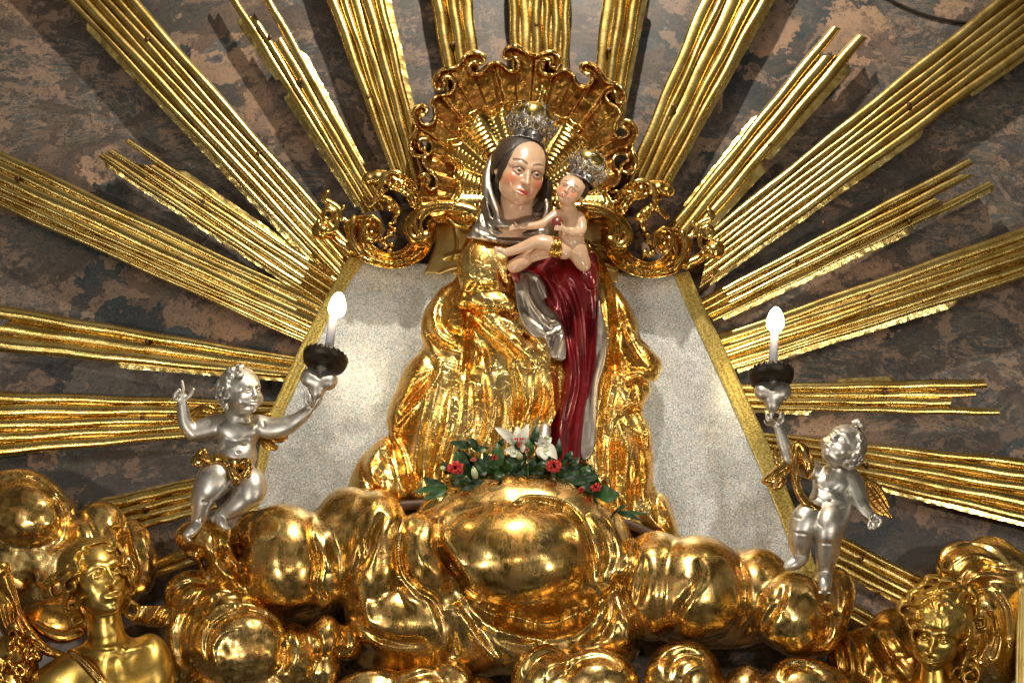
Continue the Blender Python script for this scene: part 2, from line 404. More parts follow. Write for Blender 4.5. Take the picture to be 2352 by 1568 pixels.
def simple(name, col, rough=.4, metal=0., var=.15, scale=30, bumpa=0., coat=0., emis=None, es=0., sub=0.):
    m, t, b = mat_new(name); v = objco(t); n = noise(t, v, scale, 4, .6)
    c2 = tuple(max(0, x * (1 - var * 2)) for x in col)
    L(t, mixc(t, n, c2, tuple(min(1, x * (1 + var)) for x in col)), b.inputs['Base Color'])
    b.inputs['Roughness'].default_value = rough; b.inputs['Metallic'].default_value = metal; b.inputs['Coat Weight'].default_value = coat; b.inputs['Coat Roughness'].default_value = .12
    if sub: b.inputs['Subsurface Weight'].default_value = sub; b.inputs['Subsurface Scale'].default_value = .01
    if bumpa: bump(t, b, noise(t, v, scale * 2, 4, .6), bumpa, .004)
    if emis: b.inputs['Emission Color'].default_value = (*emis, 1); b.inputs['Emission Strength'].default_value = es
    return m
def painted(name, rough=.28):
    m, t, b = mat_new(name); a = nd(t, 'ShaderNodeVertexColor', layer_name='Col'); v = objco(t); n = noise(t, v, 35, 5, .65)
    c = mixc(t, mth(t, 'MULTIPLY', sstep(t, n, .45, .75), .16), a.outputs['Color'], (.45, .22, .12))
    L(t, c, b.inputs['Base Color']); b.inputs['Roughness'].default_value = rough; b.inputs['Coat Weight'].default_value = .6; b.inputs['Coat Roughness'].default_value = .12
    b.inputs['Subsurface Weight'].default_value = .08; b.inputs['Subsurface Scale'].default_value = .01
    bump(t, b, noise(t, v, 50, 3, .5), .05, .004)
    return m
K = {}
K['skin'] = painted('painted_flesh')
K['hair'] = simple('dark_brown_hair', (.055, .034, .022), .45, var=.4, scale=60, bumpa=.4)
K['dress'] = None
K['white'] = simple('candle_sleeve_white', (.50, .50, .56), .35, var=.03)
K['iron'] = simple('dark_bronze_tray', (.055, .042, .03), .45, .7, var=.4, scale=50, bumpa=.3)
K['wood'] = simple('brown_board', (.12, .06, .035), .5, var=.4, scale=20, bumpa=.4)
K['bolt'] = simple('rusty_bolt', (.16, .08, .04), .45, .8, var=.4, scale=90, bumpa=.3)
K['leaf'] = simple('dark_green_leaf', (.014, .052, .008), .42, var=.35, scale=25, bumpa=.15)
K['leaf2'] = simple('mid_green_leaf', (.035, .11, .018), .42, var=.3, scale=25, bumpa=.15)
K['lily'] = simple('white_lily_petal', (.80, .78, .66), .45, var=.06, sub=.15)
K['bud'] = simple('greenish_white_bud', (.55, .62, .34), .45, var=.1)
K['carnation'] = simple('red_carnation_petal', (.72, .05, .035), .5, var=.25, scale=60, sub=.1)
K['pinkc'] = simple('pink_flower_petal', (.80, .22, .16), .5, var=.2, scale=60)
K['gemb'] = simple('dark_blue_gem', (.01, .01, .06), .08, coat=1)
K['gemg'] = simple('green_gem', (.0, .09, .03), .08, coat=1)
K['gemk'] = simple('black_gem', (.006, .006, .008), .06, coat=1)
K['eye'] = painted('painted_eye', .12)
K['apple'] = simple('red_apple_paint', (.30, .05, .03), .3, var=.5, scale=30, coat=.6)
K['bulb'] = simple('lit_bulb', (1, .9, .7), .3, emis=(1, .80, .48), es=26)
# crimson lacquer dress
m, t, b = mat_new('crimson_lacquer_dress'); v = objco(t); n = noise(t, mapv(t, v, sca=(1, 1, .3)), 22, 5, .65, .5)
L(t, mixc(t, sstep(t, n, .4, .75), (.27, .006, .012), (.07, .002, .005)), b.inputs['Base Color']); b.inputs['Roughness'].default_value = .30; b.inputs['Metallic'].default_value = .35; b.inputs['Coat Weight'].default_value = 1; b.inputs['Coat Roughness'].default_value = .1
bump(t, b, noise(t, v, 14, 3, .5), .2, .01); K['dress'] = m
# glitter cloths
def glitter(name, base, spark, scale, tintvar):
    m, t, b = mat_new(name); v = objco(t)
    vo = nd(t, 'ShaderNodeTexVoronoi', feature='F1', Scale=scale); t.links.new(v, vo.inputs['Vector'])
    cc = nd(t, 'ShaderNodeSeparateColor'); t.links.new(vo.outputs['Color'], cc.inputs[0])
    pn = noise(t, mapv(t, v, rot=(0, .5, 0), sca=(1, 1, .5)), 26, 5, .75, .6)
    big = noise(t, v, 5, 3, .6)
    c = mixc(t, sstep(t, pn, .42, .60), base, tintvar)
    c = mixc(t, mth(t, 'MULTIPLY', sstep(t, cc.outputs[0], .15, .6), .85), mixc(t, .55, c, (.06, .06, .07)), mixc(t, sstep(t, cc.outputs[1], .82, .86), spark, (.35, .62, .75)))
    L(t, c, b.inputs['Base Color']); b.inputs['Metallic'].default_value = .75
    L(t, mth(t, 'ADD', .34, mth(t, 'MULTIPLY', cc.outputs[2], .3)), b.inputs['Roughness'])
    pv = bump(t, b, cc.outputs[1], .55, .0022); bump(t, b, big, .4, .02, pv)
    return m
K['silvercloth'] = glitter('silver_lame_cloth', (.78, .78, .77), (1, 1, .98), 350, (.90, .83, .76))
m, t, b = mat_new('gold_braid_ribbon'); v = objco(t)
vo = nd(t, 'ShaderNodeTexVoronoi', feature='F1', Scale=210); t.links.new(v, vo.inputs['Vector']); cc = nd_sep(t, vo.outputs['Color'])
L(t, mixc(t, cc, (.30, .20, .03), (.85, .68, .22)), b.inputs['Base Color']); b.inputs['Metallic'].default_value = .7; b.inputs['Roughness'].default_value = .42
bump(t, b, cc, .6, .003); K['braid'] = m
# marbled wall
m, t, b = mat_new('painted_marble_wall'); v0 = objco(t)
nz = nd(t, 'ShaderNodeTexNoise', Scale=3.0, Detail=6, Roughness=.68); t.links.new(v0, nz.inputs['Vector'])
vd = nd(t, 'ShaderNodeVectorMath', operation='MULTIPLY_ADD'); t.links.new(nz.outputs['Color'], vd.inputs[0]); vd.inputs[1].default_value = (.62, .62, .62); t.links.new(v0, vd.inputs[2]); v = vd.outputs[0]
vrot = mapv(t, v, rot=(0, .45, 0), sca=(1, 1, 1.7))
vo = nd(t, 'ShaderNodeTexVoronoi', feature='F1', Scale=3.1); t.links.new(vrot, vo.inputs['Vector']); cs = nd(t, 'ShaderNodeSeparateColor'); t.links.new(vo.outputs['Color'], cs.inputs[0])
vo_b = nd(t, 'ShaderNodeTexVoronoi', feature='F1', Scale=7.5); t.links.new(vrot, vo_b.inputs['Vector']); cs2 = nd(t, 'ShaderNodeSeparateColor'); t.links.new(vo_b.outputs['Color'], cs2.inputs[0])
basec = ramp(t, cs.outputs[0], [(0, (.075, .055, .042)), (.20, (.14, .10, .075)), (.30, (.028, .045, .052)), (.48, (.008, .016, .024)), (.58, (.012, .022, .020)), (.66, (.10, .082, .070)), (.74, (.34, .235, .165)), (.88, (.28, .185, .13)), (.94, (.055, .075, .088))])
nE = noise(t, mapv(t, v0, rot=(0, .55, 0), sca=(1, 1, 2.3)), 1.9, 9, .66, 3.2)
bands = ramp(t, nE, [(.28, (.014, .030, .036)), (.36, (.070, .070, .056)), (.42, (.14, .112, .088)), (.47, (.038, .066, .080)), (.50, (.26, .19, .145)), (.54, (.11, .090, .076)), (.58, (.028, .042, .048)), (.64, (.13, .118, .110)), (.72, (.075, .052, .040))])
nF = noise(t, v0, 1.3, 3, .5, .4)
basec = mixc(t, sstep(t, nF, .42, .56), basec, bands)
basec = mixc(t, mth(t, 'MULTIPLY', sstep(t, cs2.outputs[0], .70, .73), .75), basec, (.060, .048, .042))
basec = mixc(t, mth(t, 'MULTIPLY', sstep(t, cs2.outputs[1], .84, .88), .8), basec, (.25, .18, .135))
nA = noise(t, mapv(t, v, rot=(0, .5, 0), sca=(1, 1, 2.4)), 5.0, 9, .78, 1.6)
basec = mixc(t, mth(t, 'MULTIPLY', sstep(t, nA, .52, .60), .80), basec, (.030, .026, .028))
basec = mixc(t, mth(t, 'MULTIPLY', sstep(t, nA, .41, .34), .45), basec, (.155, .125, .105))
nB = noise(t, mapv(t, v, rot=(0, .6, 0), sca=(1, 1, 1.8)), 8, 8, .72, 2.4)
vein = mth(t, 'SUBTRACT', 1, sstep(t, mth(t, 'ABSOLUTE', mth(t, 'SUBTRACT', nB, .5)), .0, .014))
basec = mixc(t, mth(t, 'MULTIPLY', vein, .65), basec, (.27, .215, .175))
nC = noise(t, v, 24, 6, .75, 2.0)
basec = mixc(t, mth(t, 'MULTIPLY', sstep(t, nC, .57, .61), .70), basec, (.028, .026, .028))
nD = noise(t, v, 60, 5, .7, 1.0)
basec = mixc(t, mth(t, 'MULTIPLY', sstep(t, nD, .40, .75), .25), basec, (.17, .14, .12))
vs = nd(t, 'ShaderNodeTexVoronoi', feature='F1', Scale=34); t.links.new(v, vs.inputs['Vector'])
spk = mth(t, 'MULTIPLY', mth(t, 'SUBTRACT', 1, sstep(t, vs.outputs['Distance'], .18, .30)), sstep(t, cs.outputs[1], .4, .42))
basec = mixc(t, mth(t, 'MULTIPLY', spk, .75), basec, (.030, .026, .025))
hs = nd(t, 'ShaderNodeHueSaturation'); t.links.new(basec, hs.inputs['Color']); hs.inputs['Saturation'].default_value = 1.12; bc = nd(t, 'ShaderNodeGamma'); bc.inputs[1].default_value = 1.12; t.links.new(hs.outputs[0], bc.inputs[0]); basec = mixc(t, 1.0, bc.outputs[0], (1.38, 1.38, 1.38), 'MULTIPLY')
L(t, basec, b.inputs['Base Color']); L(t, mth(t, 'ADD', .30, mth(t, 'MULTIPLY', nC, .25)), b.inputs['Roughness'])
bump(t, b, nC, .12, .004); K['marble'] = m

# ------------------------------------------------------------------ the wall
x = np.linspace(-1500, 3900, 28); y = np.linspace(-900, 3400, 24); X, Y = np.meshgrid(x, y, indexing='ij')
# built straight in world coordinates: a vertical wall at y = 0
wx = np.linspace(-6, 6, 25); wz = np.linspace(-2.5, 8, 22); X, Z = np.meshgrid(wx, wz, indexing='ij')
raw_mesh('wall', np.stack([X.ravel(), 0 * X.ravel() + 0.0, Z.ravel()], 1), grid_faces(25, 22), K['marble'], kind='structure')
# thin dark inlay line that bends across the marble at the upper right
q = catmull(I('2020,-14 2060,8 2110,30 2160,44 2215,52 2290,50'), 6)
P = []
for i, (a, b_) in enumerate(q):
    for k, w_ in enumerate((-3.5, -3.5, 3.5, 3.5)): P.append((a, b_ + w_, (1., 5., 5., 1.)[k]))
P = np.array(P); raw_mesh('inlay_line', W(P[:, 0], P[:, 1], P[:, 2]), grid_faces(len(q), 4), K['iron'], cat='moulding', label='thin dark curved moulding line on the marble wall near the top right corner')

# ------------------------------------------------------------------ gilded rays
def rayobj(label, Ao, Bo, Ai, Bi, n, cuts=None, fl=(), bolts=(), base=62, seed=0):
    r = random.Random(seed * 13 + 5)
    Ao, Bo, Ai, Bi = [np.array(q, float) for q in (Ao, Bo, Ai, Bi)]
    top = thing('gilded_ray', label, 'ray', *((Ao + Bo + Ai + Bi) / 4), 2, group='gilded rays of the sunburst')
    wd_ = [r.uniform(.75, 1.35) for _ in range(n)]; s = sum(wd_); u = np.r_[0, np.cumsum(wd_)] / s
    Lp = np.linalg.norm((Ao + Bo) / 2 - (Ai + Bi) / 2); ntt = max(24, int(Lp / 9)); nc = 11
    wmean = (np.linalg.norm(Ao - Bo) + np.linalg.norm(Ai - Bi)) / 2
    for i in range(n):
        u0, u1 = u[i], u[i + 1]; c = (cuts[i] if cuts else 0.0)
        t = np.linspace(0, 1, ntt)[:, None]; vv = np.linspace(0, 1, nc)[None]
        slant = (r.uniform(-.05, .05) if c > 0 else 0)
        t0 = c + slant * (vv - .5) * 2
        tt = t0 + (1 - t0) * t
        # when a rib runs free past its neighbours it keeps a gap on both sides
        sh = .06
        free = np.clip((max(cuts) - tt) / .15, 0, 1) if cuts else 0 * tt
        uu = u0 + (u1 - u0) * ((vv - .5) * (1 - .18 * free) + .5)
        uu = uu + .010 * np.sin(tt * 23 + i * 2 + seed)
        A = Ao + (Ai - Ao) * tt[..., None]; B = Bo + (Bi - Bo) * tt[..., None]
        Pq = A + (B - A) * uu[..., None]
        wloc = np.linalg.norm(B - A, axis=-1) * (u1 - u0)
        prof = np.sqrt(np.clip(1 - (2 * vv - 1) ** 2, 0, 1))
        inset = r.random() < .22
        hh = base + wloc * (.48 if not inset else .22) * prof - (0 if not inset else 2)
        hh = hh + .9 * fbm(tt * Lp, uu * 60 + i * 31, 140, seed + i, 2) * prof + .22 * fbm(tt * Lp, uu * 60 + i * 31, 22, seed + i + 50, 2) * prof
        hh[:, 0] -= 9; hh[:, -1] -= 9
        raw_mesh('rib', W(Pq[..., 0].ravel(), Pq[..., 1].ravel(), hh.ravel()), grid_faces(ntt, nc), G['ray'], top)
    # flat backing sheet that holds the ribs, starting where they have joined
    c0 = (max(cuts) + .04) if cuts else 0
    t = np.linspace(c0, 1, 30)[:, None]; vv = np.linspace(.01, .99, 4)[None]
    A = Ao + (Ai - Ao) * t[..., None]; B = Bo + (Bi - Bo) * t[..., None]; Pq = A + (B - A) * vv[..., None]
    h0 = np.full(Pq.shape[:2], base - 7.)
    raw_mesh('backing_sheet', W(Pq[..., 0].ravel(), Pq[..., 1].ravel(), h0.ravel()), grid_faces(30, 4), G['flange'], top)
    for (side, w, t0, t1) in fl:
        m = max(10, int((t1 - t0) * Lp / 7)); t = np.linspace(t0, t1, m)[:, None]; vv = np.linspace(0, 1, 5)[None]
        A = Ao + (Ai - Ao) * t[..., None]; B = Bo + (Bi - Bo) * t[..., None]
        E = A if side == 'A' else B; D = (A - B) if side == 'A' else (B - A); D = D / np.linalg.norm(D, axis=-1, keepdims=True)
        taper = np.minimum(1, (t - t0) / .02 + .15) * (1 - .35 * (t - t0) / max(t1 - t0, 1e-6))
        wloc = w * taper + 1.2 * fbm(t * Lp, t * 0, 25, seed, 3)
        Pq = E + D * ((vv * wloc[:, :]) - 2)[..., None]
        hh = base - 5 - 3 * vv + 1.5 * fbm(t * Lp, vv * 8, 16, seed + 3, 3) * vv
        raw_mesh('edge_strip', W(Pq[..., 0].ravel(), Pq[..., 1].ravel(), hh.ravel()), grid_faces(m, 5), G['flange'], top)
    for (bx, by) in bolts:
        # hexagonal nail head
        P = []; k = 10; prof = [(0, 6), (3.2, 6), (4.8, 4.6), (5.6, 2), (5.6, -8)]
        for rr, hz in prof:
            for j in range(k): P.append((bx + rr * math.cos(j * 6.283 / k), by + rr * math.sin(j * 6.283 / k), base + wmean / n * .36 + hz))
        P = np.array(P); raw_mesh('bolt', W(P[:, 0], P[:, 1], P[:, 2]), grid_faces(len(prof), k, True), K['bolt'], top)
    return top
ex = lambda a, b, k: tuple(np.array(a) + (np.array(a) - np.array(b)) * k)     # push a ray's outer end beyond the frame
def R(label, Ao, Bo, Ai, Bi, n, push=0.3, **k):
    if push: Ao2, Bo2 = ex(Ao, Ai, push), ex(Bo, Bi, push)
    else: Ao2, Bo2 = Ao, Bo
    return rayobj(label, Ao2, Bo2, Ai, Bi, n, **k)
R('wide level gilded ray at the left edge, behind the silver cherub', (0, 898), (0, 1048), (660, 922), (660, 985), 5, bolts=[(327, 958)], seed=1)
R('three-pronged gilded ray above the head of the left silver cherub', (0, 700), (0, 808), (700, 822), (690, 872), 3, push=.03, cuts=[0, .03, 0], fl=[('B', 14, .40, .98)], bolts=[(338, 783)], seed=2)
R('broad dark gilded ray running to the left lamp from the left edge', (0, 345), (0, 476), (760, 702), (722, 800), 6, bolts=[(40, 408), (410, 592)], seed=3)
R('short splintered gilded ray with three loose tips, upper left', (298, 318), (222, 362), (800, 655), (765, 718), 4, push=0, cuts=[0, .13, .0, .0], fl=[('B', 10, .03, .97), ('A', 12, .22, .9)], bolts=[(466, 463)], seed=4)
R('brightest broad gilded ray crossing the upper left corner', (318, 0), (150, 0), (830, 585), (765, 650), 6, push=.35, fl=[('B', 17, .10, .2), ('B', 18, .32, .97)], bolts=[(337, 90), (592, 352)], seed=5)
R('forked narrow gilded ray left of the shell, ending behind its scroll', (628, 0), (525, 0), (890, 480), (835, 490), 4, push=.08, cuts=[0, .25, .16, .0], fl=[('B', 17, .15, .42), ('B', 18, .48, .97), ('A', 10, .3, .8)], bolts=[(688, 185), (620, 85)], seed=6)
R('tall gilded ray just left of the shell', (885, 0), (748, 0), (985, 430), (905, 420), 5, push=.35, fl=[('A', 16, .15, .97)], bolts=[(845, 222)], seed=7)
R('gilded ray over the left shoulder of the shell, cut by the top edge', (1085, 0), (988, 0), (1110, 230), (1030, 230), 3, push=.7, bolts=[(1040, 100)], seed=8)
R('upright middle gilded ray directly above the shell', (1312, 0), (1166, 0), (1304, 240), (1180, 240), 6, push=.7, bolts=[(1232, 56)], seed=9)
R('gilded ray over the right shoulder of the shell, cut by the top edge', (1474, 0), (1384, 0), (1420, 300), (1350, 300), 3, push=.7, fl=[('A', 16, .35, .95)], bolts=[(1399, 114)], seed=10)
R('tall gilded ray just right of the shell', (1770, 0), (1608, 0), (1525, 440), (1425, 440), 5, push=.35, fl=[('A', 14, .1, .97)], bolts=[(1547, 243)], seed=11)
R('splintered gilded ray with two long open tips, upper right', (1995, 88), (1908, 58), (1600, 548), (1535, 520), 3, push=0, cuts=[0, .12, .0], fl=[('A', 22, .13, .60), ('A', 24, .62, .98), ('B', 10, .45, .9)], bolts=[(1768, 332)], seed=12)
R('widest gilded ray reaching the top right corner', (2400, 94), (2270, 12), (1605, 668), (1640, 520), 7, push=.12, fl=[('A', 14, .12, .3), ('A', 16, .42, .97)], bolts=[(2088, 240), (1892, 512)], seed=13)
R('splintered gilded ray with three thin tips at mid right', (2285, 430), (2222, 362), (1640, 738), (1600, 690), 4, push=0, cuts=[0, .17, .04, .0], fl=[('A', 10, .0, .2), ('A', 16, .3, .97)], bolts=[(2090, 468 + 78 - 38), (1830, 600)], seed=14)
R('long bright gilded ray behind the right lamp, leaving at the right edge', (2352, 640), (2352, 520), (1665, 856), (1640, 772), 5, push=.35, fl=[('A', 16, .42, .97)], bolts=[(1995, 680)], seed=15)
R('level splintered gilded ray right of the held silver heart', (2300, 956), (2258, 868), (1700, 940), (1700, 882), 4, push=0, cuts=[0, .17, .06, 0], fl=[('B', 13, .36, .6), ('A', 12, .72, .98)], bolts=[(2034, 900)], seed=16)
R('broad gilded ray behind the right silver cherub, leaving at the right edge', (2352, 1198), (2352, 1052), (1760, 1055), (1755, 992), 5, push=.35, fl=[('A', 14, .0, .97)], bolts=[(1990, 1066)], seed=17)
R('gilded ray sloping down under the right cherub toward the curly-haired angel', (2260, 1478), (2300, 1418), (1900, 1295), (1925, 1225), 4, push=.35, fl=[('A', 13, .0, .97)], bolts=[(1979, 1282)], seed=18)
R('short bright gilded ray end below the right cherub, mostly hidden', (2090, 1500), (2115, 1468), (1905, 1405), (1925, 1365), 2, push=.35, seed=19)
R('gilded ray below the left silver cherub, partly behind the clouds', (230, 1150), (290, 1226), (480, 1092), (500, 1170), 4, push=.15, bolts=[(332, 1168), (310, 1197 + 0)], fl=[('A', 8, .1, .9)], seed=20)
R('stub of gilded ray showing between two clouds, lower left', (330, 1296), (350, 1330), (450, 1245), (470, 1290), 2, push=.7, seed=21)

# ------------------------------------------------------------------ silver cloth behind the figure
cl = thing('backdrop_cloth', 'silvery glitter cloth with gold braid edges hanging behind the statue', 'cloth', 1190, 1290, 60)
Lo = catmull(I('803,588 745,690 685,805 640,905 608,975 590,1060 566,1200 548,1330'), 8)
Li = catmull(I('836,600 778,690 718,808 672,905 636,985 612,1070 588,1200 570,1330'), 8)
Ro = catmull(I('1582,622 1622,715 1661,792 1702,882 1747,978 1792,1082 1840,1205 1884,1330'), 8)
Ri = catmull(I('1547,632 1586,722 1622,800 1664,892 1706,985 1752,1090 1800,1210 1840,1330'), 8)
def lerpsheet(A, B, nv, hf):
    v = np.linspace(0, 1, nv)[None, :, None]; P = A[:, None] * (1 - v) + B[:, None] * v
    h = hf(P[..., 0], P[..., 1], v[..., 0]); return P, h
def ch(x, y, v): return 76 + 3.0 * np.sin(x / 47 + .004 * y) + 2.2 * np.sin(x / 23 + y / 160 + 1) + 1.5 * fbm(x, y, 120, 4, 2)
P, h = lerpsheet(Li, Ri, 150, lambda x, y, v: ch(x, y, v))
# gently uneven top edge
raw_mesh('silver_panel', W(P[..., 0].ravel(), P[..., 1].ravel(), h.ravel()), grid_faces(len(Li), 150), K['silvercloth'], cl)
for A, B in ((Lo, Li), (Ri, Ro)):
    P, h = lerpsheet(A, B, 14, lambda x, y, v: ch(x, y, v) + 2.5 + 2.4 * np.abs(np.sin(v * math.pi * 3)) ** .5)
    raw_mesh('gold_braid', W(P[..., 0].ravel(), P[..., 1].ravel(), h.ravel()), grid_faces(len(A), 14), K['braid'], cl)
# ------------------------------------------------------------------ gilded clouds
C5 = cr(0, 1800, 1500, 2352); C6 = cr(1400, 1800, 2700, 2189); C7 = cr(2600, 1900, 4096, 2352)
def lobes(v, L_, k=10, dz=0):
    v.ka = .85; v.kw = 1.3
    for q in L_:
        cx, cy, cz, rx, ry, rz = q[:6]; a = q[6] if len(q) > 6 else 0; kk = max(q[7] * 1.5, 8) if len(q) > 7 else k
        v.ell((cx, cy, cz + dz), (rx, ry, rz + dz * .4), kk, M=a)
# broad bank under the statue
v = Vol(385, 1985, 1080, 1600, 30, 410, 3.0)
lobes(v, [
 (1195, 1262, 165, 262, 168, 112, 6, 10), (1300, 1255, 170, 150, 135, 105, 30, 20), (1060, 1250, 150, 120, 120, 90, -20, 20),
 (1232, 1148, 150, 105, 50, 62, 8, 24), (1185, 1272, 240, 180, 122, 92, 4, 5),
 (976, 1285, 222, 78, 112, 66, -8, 10), (1035, 1178, 150, 62, 52, 60, -20, 14),
 (862, 1270, 190, 84, 148, 86, 4, 8), (905, 1420, 178, 118, 92, 78, 22, 12), (800, 1230, 150, 86, 112, 80, 0, 8),
 (812, 1215, 175, 62, 96, 66, 6, 8),
 (655, 1285, 185, 112, 130, 96, -8, 6), (600, 1260, 150, 70, 92, 80, -10, 10), (735, 1290, 150, 80, 120, 90, 0, 8),
 (478, 1245, 190, 78, 52, 60, 14, 8), (520, 1310, 170, 60, 66, 60, 38, 12), (565, 1350, 150, 60, 50, 60, 30, 12),
 (1500, 1345, 175, 96, 128, 92, 8, 6), (1600, 1350, 190, 122, 122, 96, 12, 6), (1690, 1370, 140, 80, 110, 80, 0, 8),
 (1745, 1355, 165, 82, 98, 80, -12, 7), (1815, 1405, 205, 100, 92, 84, 32, 6), (1905, 1378, 150, 58, 80, 60, 14, 5), (1870, 1450, 165, 80, 62, 66, -24, 10),
 (1000, 1500, 120, 190, 70, 70, 0, 20), (640, 1340, 110, 180, 100, 70, 0, 20), (1640, 1400, 105, 200, 90, 66, 0, 20), (1250, 1440, 120, 210, 105, 80, 0, 12), (1100, 1450, 130, 120, 90, 82, 20, 12), (1410, 1430, 150, 60, 105, 70, -14, 8), (1260, 1490, 110, 160, 60, 66, 0, 12), (1000, 1400, 165, 120, 120, 80, 0, 16), (1240, 1470, 150, 210, 82, 80, 0, 16), (1228, 1150, 178, 140, 56, 62, 6, 16),
], dz=42)
# dark hollow under the big ball and the sweeping folds that run down from it
v.stroke(C6('1000,1075 1120,1130 1260,1180 1420,1165 1560,1080'), -42, 15)
v.stroke(C6('860,990 960,1045 1120,1065 1300,1040 1500,1015'), 9, 8)
v.stroke(C6('700,1040 800,1180 900,1310 1000,1420'), 13, 10); v.stroke(C6('760,1000 900,1150 1080,1240 1290,1270'), 15, 10)
v.stroke(C6('650,1080 690,1240 700,1400'), -12, 9); v.stroke(C6('820,1150 930,1300 1060,1430'), -9, 8)
v.stroke(C6('1480,1300 1580,1220 1680,1080 1720,900'), 13, 12); v.stroke(C6('1560,1310 1700,1230 1760,1080 1740,960'), -14, 9)
v.stroke(C6('1000,1240 1150,1300 1330,1300'), -10, 9); v.stroke(C6('1740,960 1800,1060 1860,1180 1870,1330'), 12, 9)
v.stroke(C6('600,450 585,620 650,740 740,850 800,950 900,1010'), -26, 7)
v.stroke(C6('660,470 640,600 700,700 770,790'), 8, 7)
v.stroke(C6('470,540 450,660 520,780 620,850'), 7, 12); v.stroke(C6('350,560 330,700 370,840 460,940 560,1010 620,1150 640,1300'), -15, 8)
v.stroke(C6('1180,400 1300,375 1430,395 1540,480 1600,610 1640,760 1640,900'), -24, 6)
v.stroke(C6('1640,380 1740,480 1810,600 1850,740 1800,860'), 10, 12); v.stroke(C6('1600,430 1700,560 1740,720 1700,860 1730,980'), -12, 11)
v.stroke(C6('1880,600 1910,750 1830,900 1850,1020 1940,1180 1950,1330'), -17, 7)
v.stroke(C6('1980,700 1960,900 1930,1060'), -9, 8); v.stroke(C6('2050,700 2060,860 2040,1100'), 6, 14)
v.stroke(C6('220,420 150,560 130,680 80,800'), -16, 7); v.stroke(C6('330,420 240,540 230,700'), 8, 12)
v.stroke(C6('700,300 560,380 470,450 400,540'), -9, 9); v.stroke(C6('60,1130 160,1230 330,1290 520,1300'), -17, 9); v.stroke(C6('90,1000 130,1180 220,1260'), 7, 9)
v.stroke(C5('1560,860 1500,700 1530,560 1560,440 1640,380'), -12, 8); v.stroke(C5('1950,420 1960,560 2000,720 1990,850 2050,960'), -14, 7)
v.stroke(C5('2060,470 2040,640 2080,760'), 7, 10); v.stroke(C5('2270,560 2250,720 2190,860 2230,980'), -13, 8)
v.stroke(C5('1620,960 1740,1010 1900,1000 2010,1000'), -9, 9); v.stroke(C5('1700,420 1660,560 1640,700'), -5, 14)
v.stroke(C5('1110,620 1250,640 1310,760 1330,860'), -16, 7); v.stroke(C5('1340,500 1400,640 1500,760 1540,850'), -13, 7)
v.stroke(C5('1290,560 1340,690 1440,800 1520,880'), 10, 8); v.stroke(C5('1440,470 1440,620 1500,720'), 11, 8); v.stroke(C5('1490,470 1480,600 1550,700'), -10, 6)
v.stroke(C7('300,520 330,640 240,760 170,880 150,1010'), -13, 8); v.stroke(C7('200,620 260,680 190,800'), 7, 10); v.stroke(C7('420,480 540,590 570,760 540,900 440,1010'), 8, 12)
v.stroke(C7('520,500 590,650 600,820 560,950'), -14, 7); v.stroke(C7('850,690 830,790 760,880 700,980'), -13, 8); v.stroke(C7('900,640 870,760 800,880'), 8, 8)
v.stroke(C7('700,760 680,860 610,960 540,1030'), -9, 9); v.stroke(C7('1060,640 1080,780 1130,900 1120,1010 1020,1090'), -13, 6)
v.stroke(C7('1140,620 1180,740 1170,880'), -10, 7); v.stroke(C7('1190,640 1230,760 1220,900'), 6, 8); v.stroke(C7('660,1140 820,1140 980,1080 1080,1010'), 7, 9)
v.stroke(C6('1040,420 1180,350 1300,345 1440,380 1560,470'), -16, 6); v.stroke(C6('640,520 700,440 800,400 960,380'), -8, 9)
v.disp(lambda X, Y: 1.6 * fbm(X, Y, 130, 21, 2))
v.out('cloud_bank', G['cloud'], cat='cloud', label='widest gilded carved cloud bank under the statue, with a big round ball at its centre', group='gilded carved clouds')

# upper left cloud
v = Vol(-60, 372, 1068, 1480, 30, 330, 3.0)
lobes(v, [(40, 1190, 150, 135, 112, 90, 8, 10), (62, 1180, 215, 90, 76, 78, 4, 4), (150, 1300, 150, 185, 120, 88, 22, 10), (232, 1215, 165, 62, 66, 62, 12, 6), (205, 1250, 190, 64, 72, 58, 20, 6),
          (312, 1280, 165, 48, 90, 60, -8, 6), (250, 1320, 175, 80, 90, 64, 0, 8), (30, 1300, 150, 90, 110, 70, 0, 10)])
v.stroke(C5('0,210 120,170 250,210 350,320 410,450 390,560 300,640'), -14, 7); v.stroke(C5('60,150 200,160 310,230 390,340'), 8, 8)
v.stroke(C5('440,400 520,430 580,520 590,640'), -12, 8); v.stroke(C5('700,480 780,560 760,680 700,760'), -13, 7); v.stroke(C5('640,420 740,520 730,640'), 7, 10)
v.stroke(C5('780,480 800,620 840,760 800,880'), -11, 8); v.stroke(C5('880,500 930,640 930,780'), 8, 9)
v.disp(lambda X, Y: 1.6 * fbm(X, Y, 90, 22, 3))
v.out('cloud', G['cloud'], cat='cloud', label='gilded cloud of round puffs in the left corner above the left angel', group='gilded carved clouds')

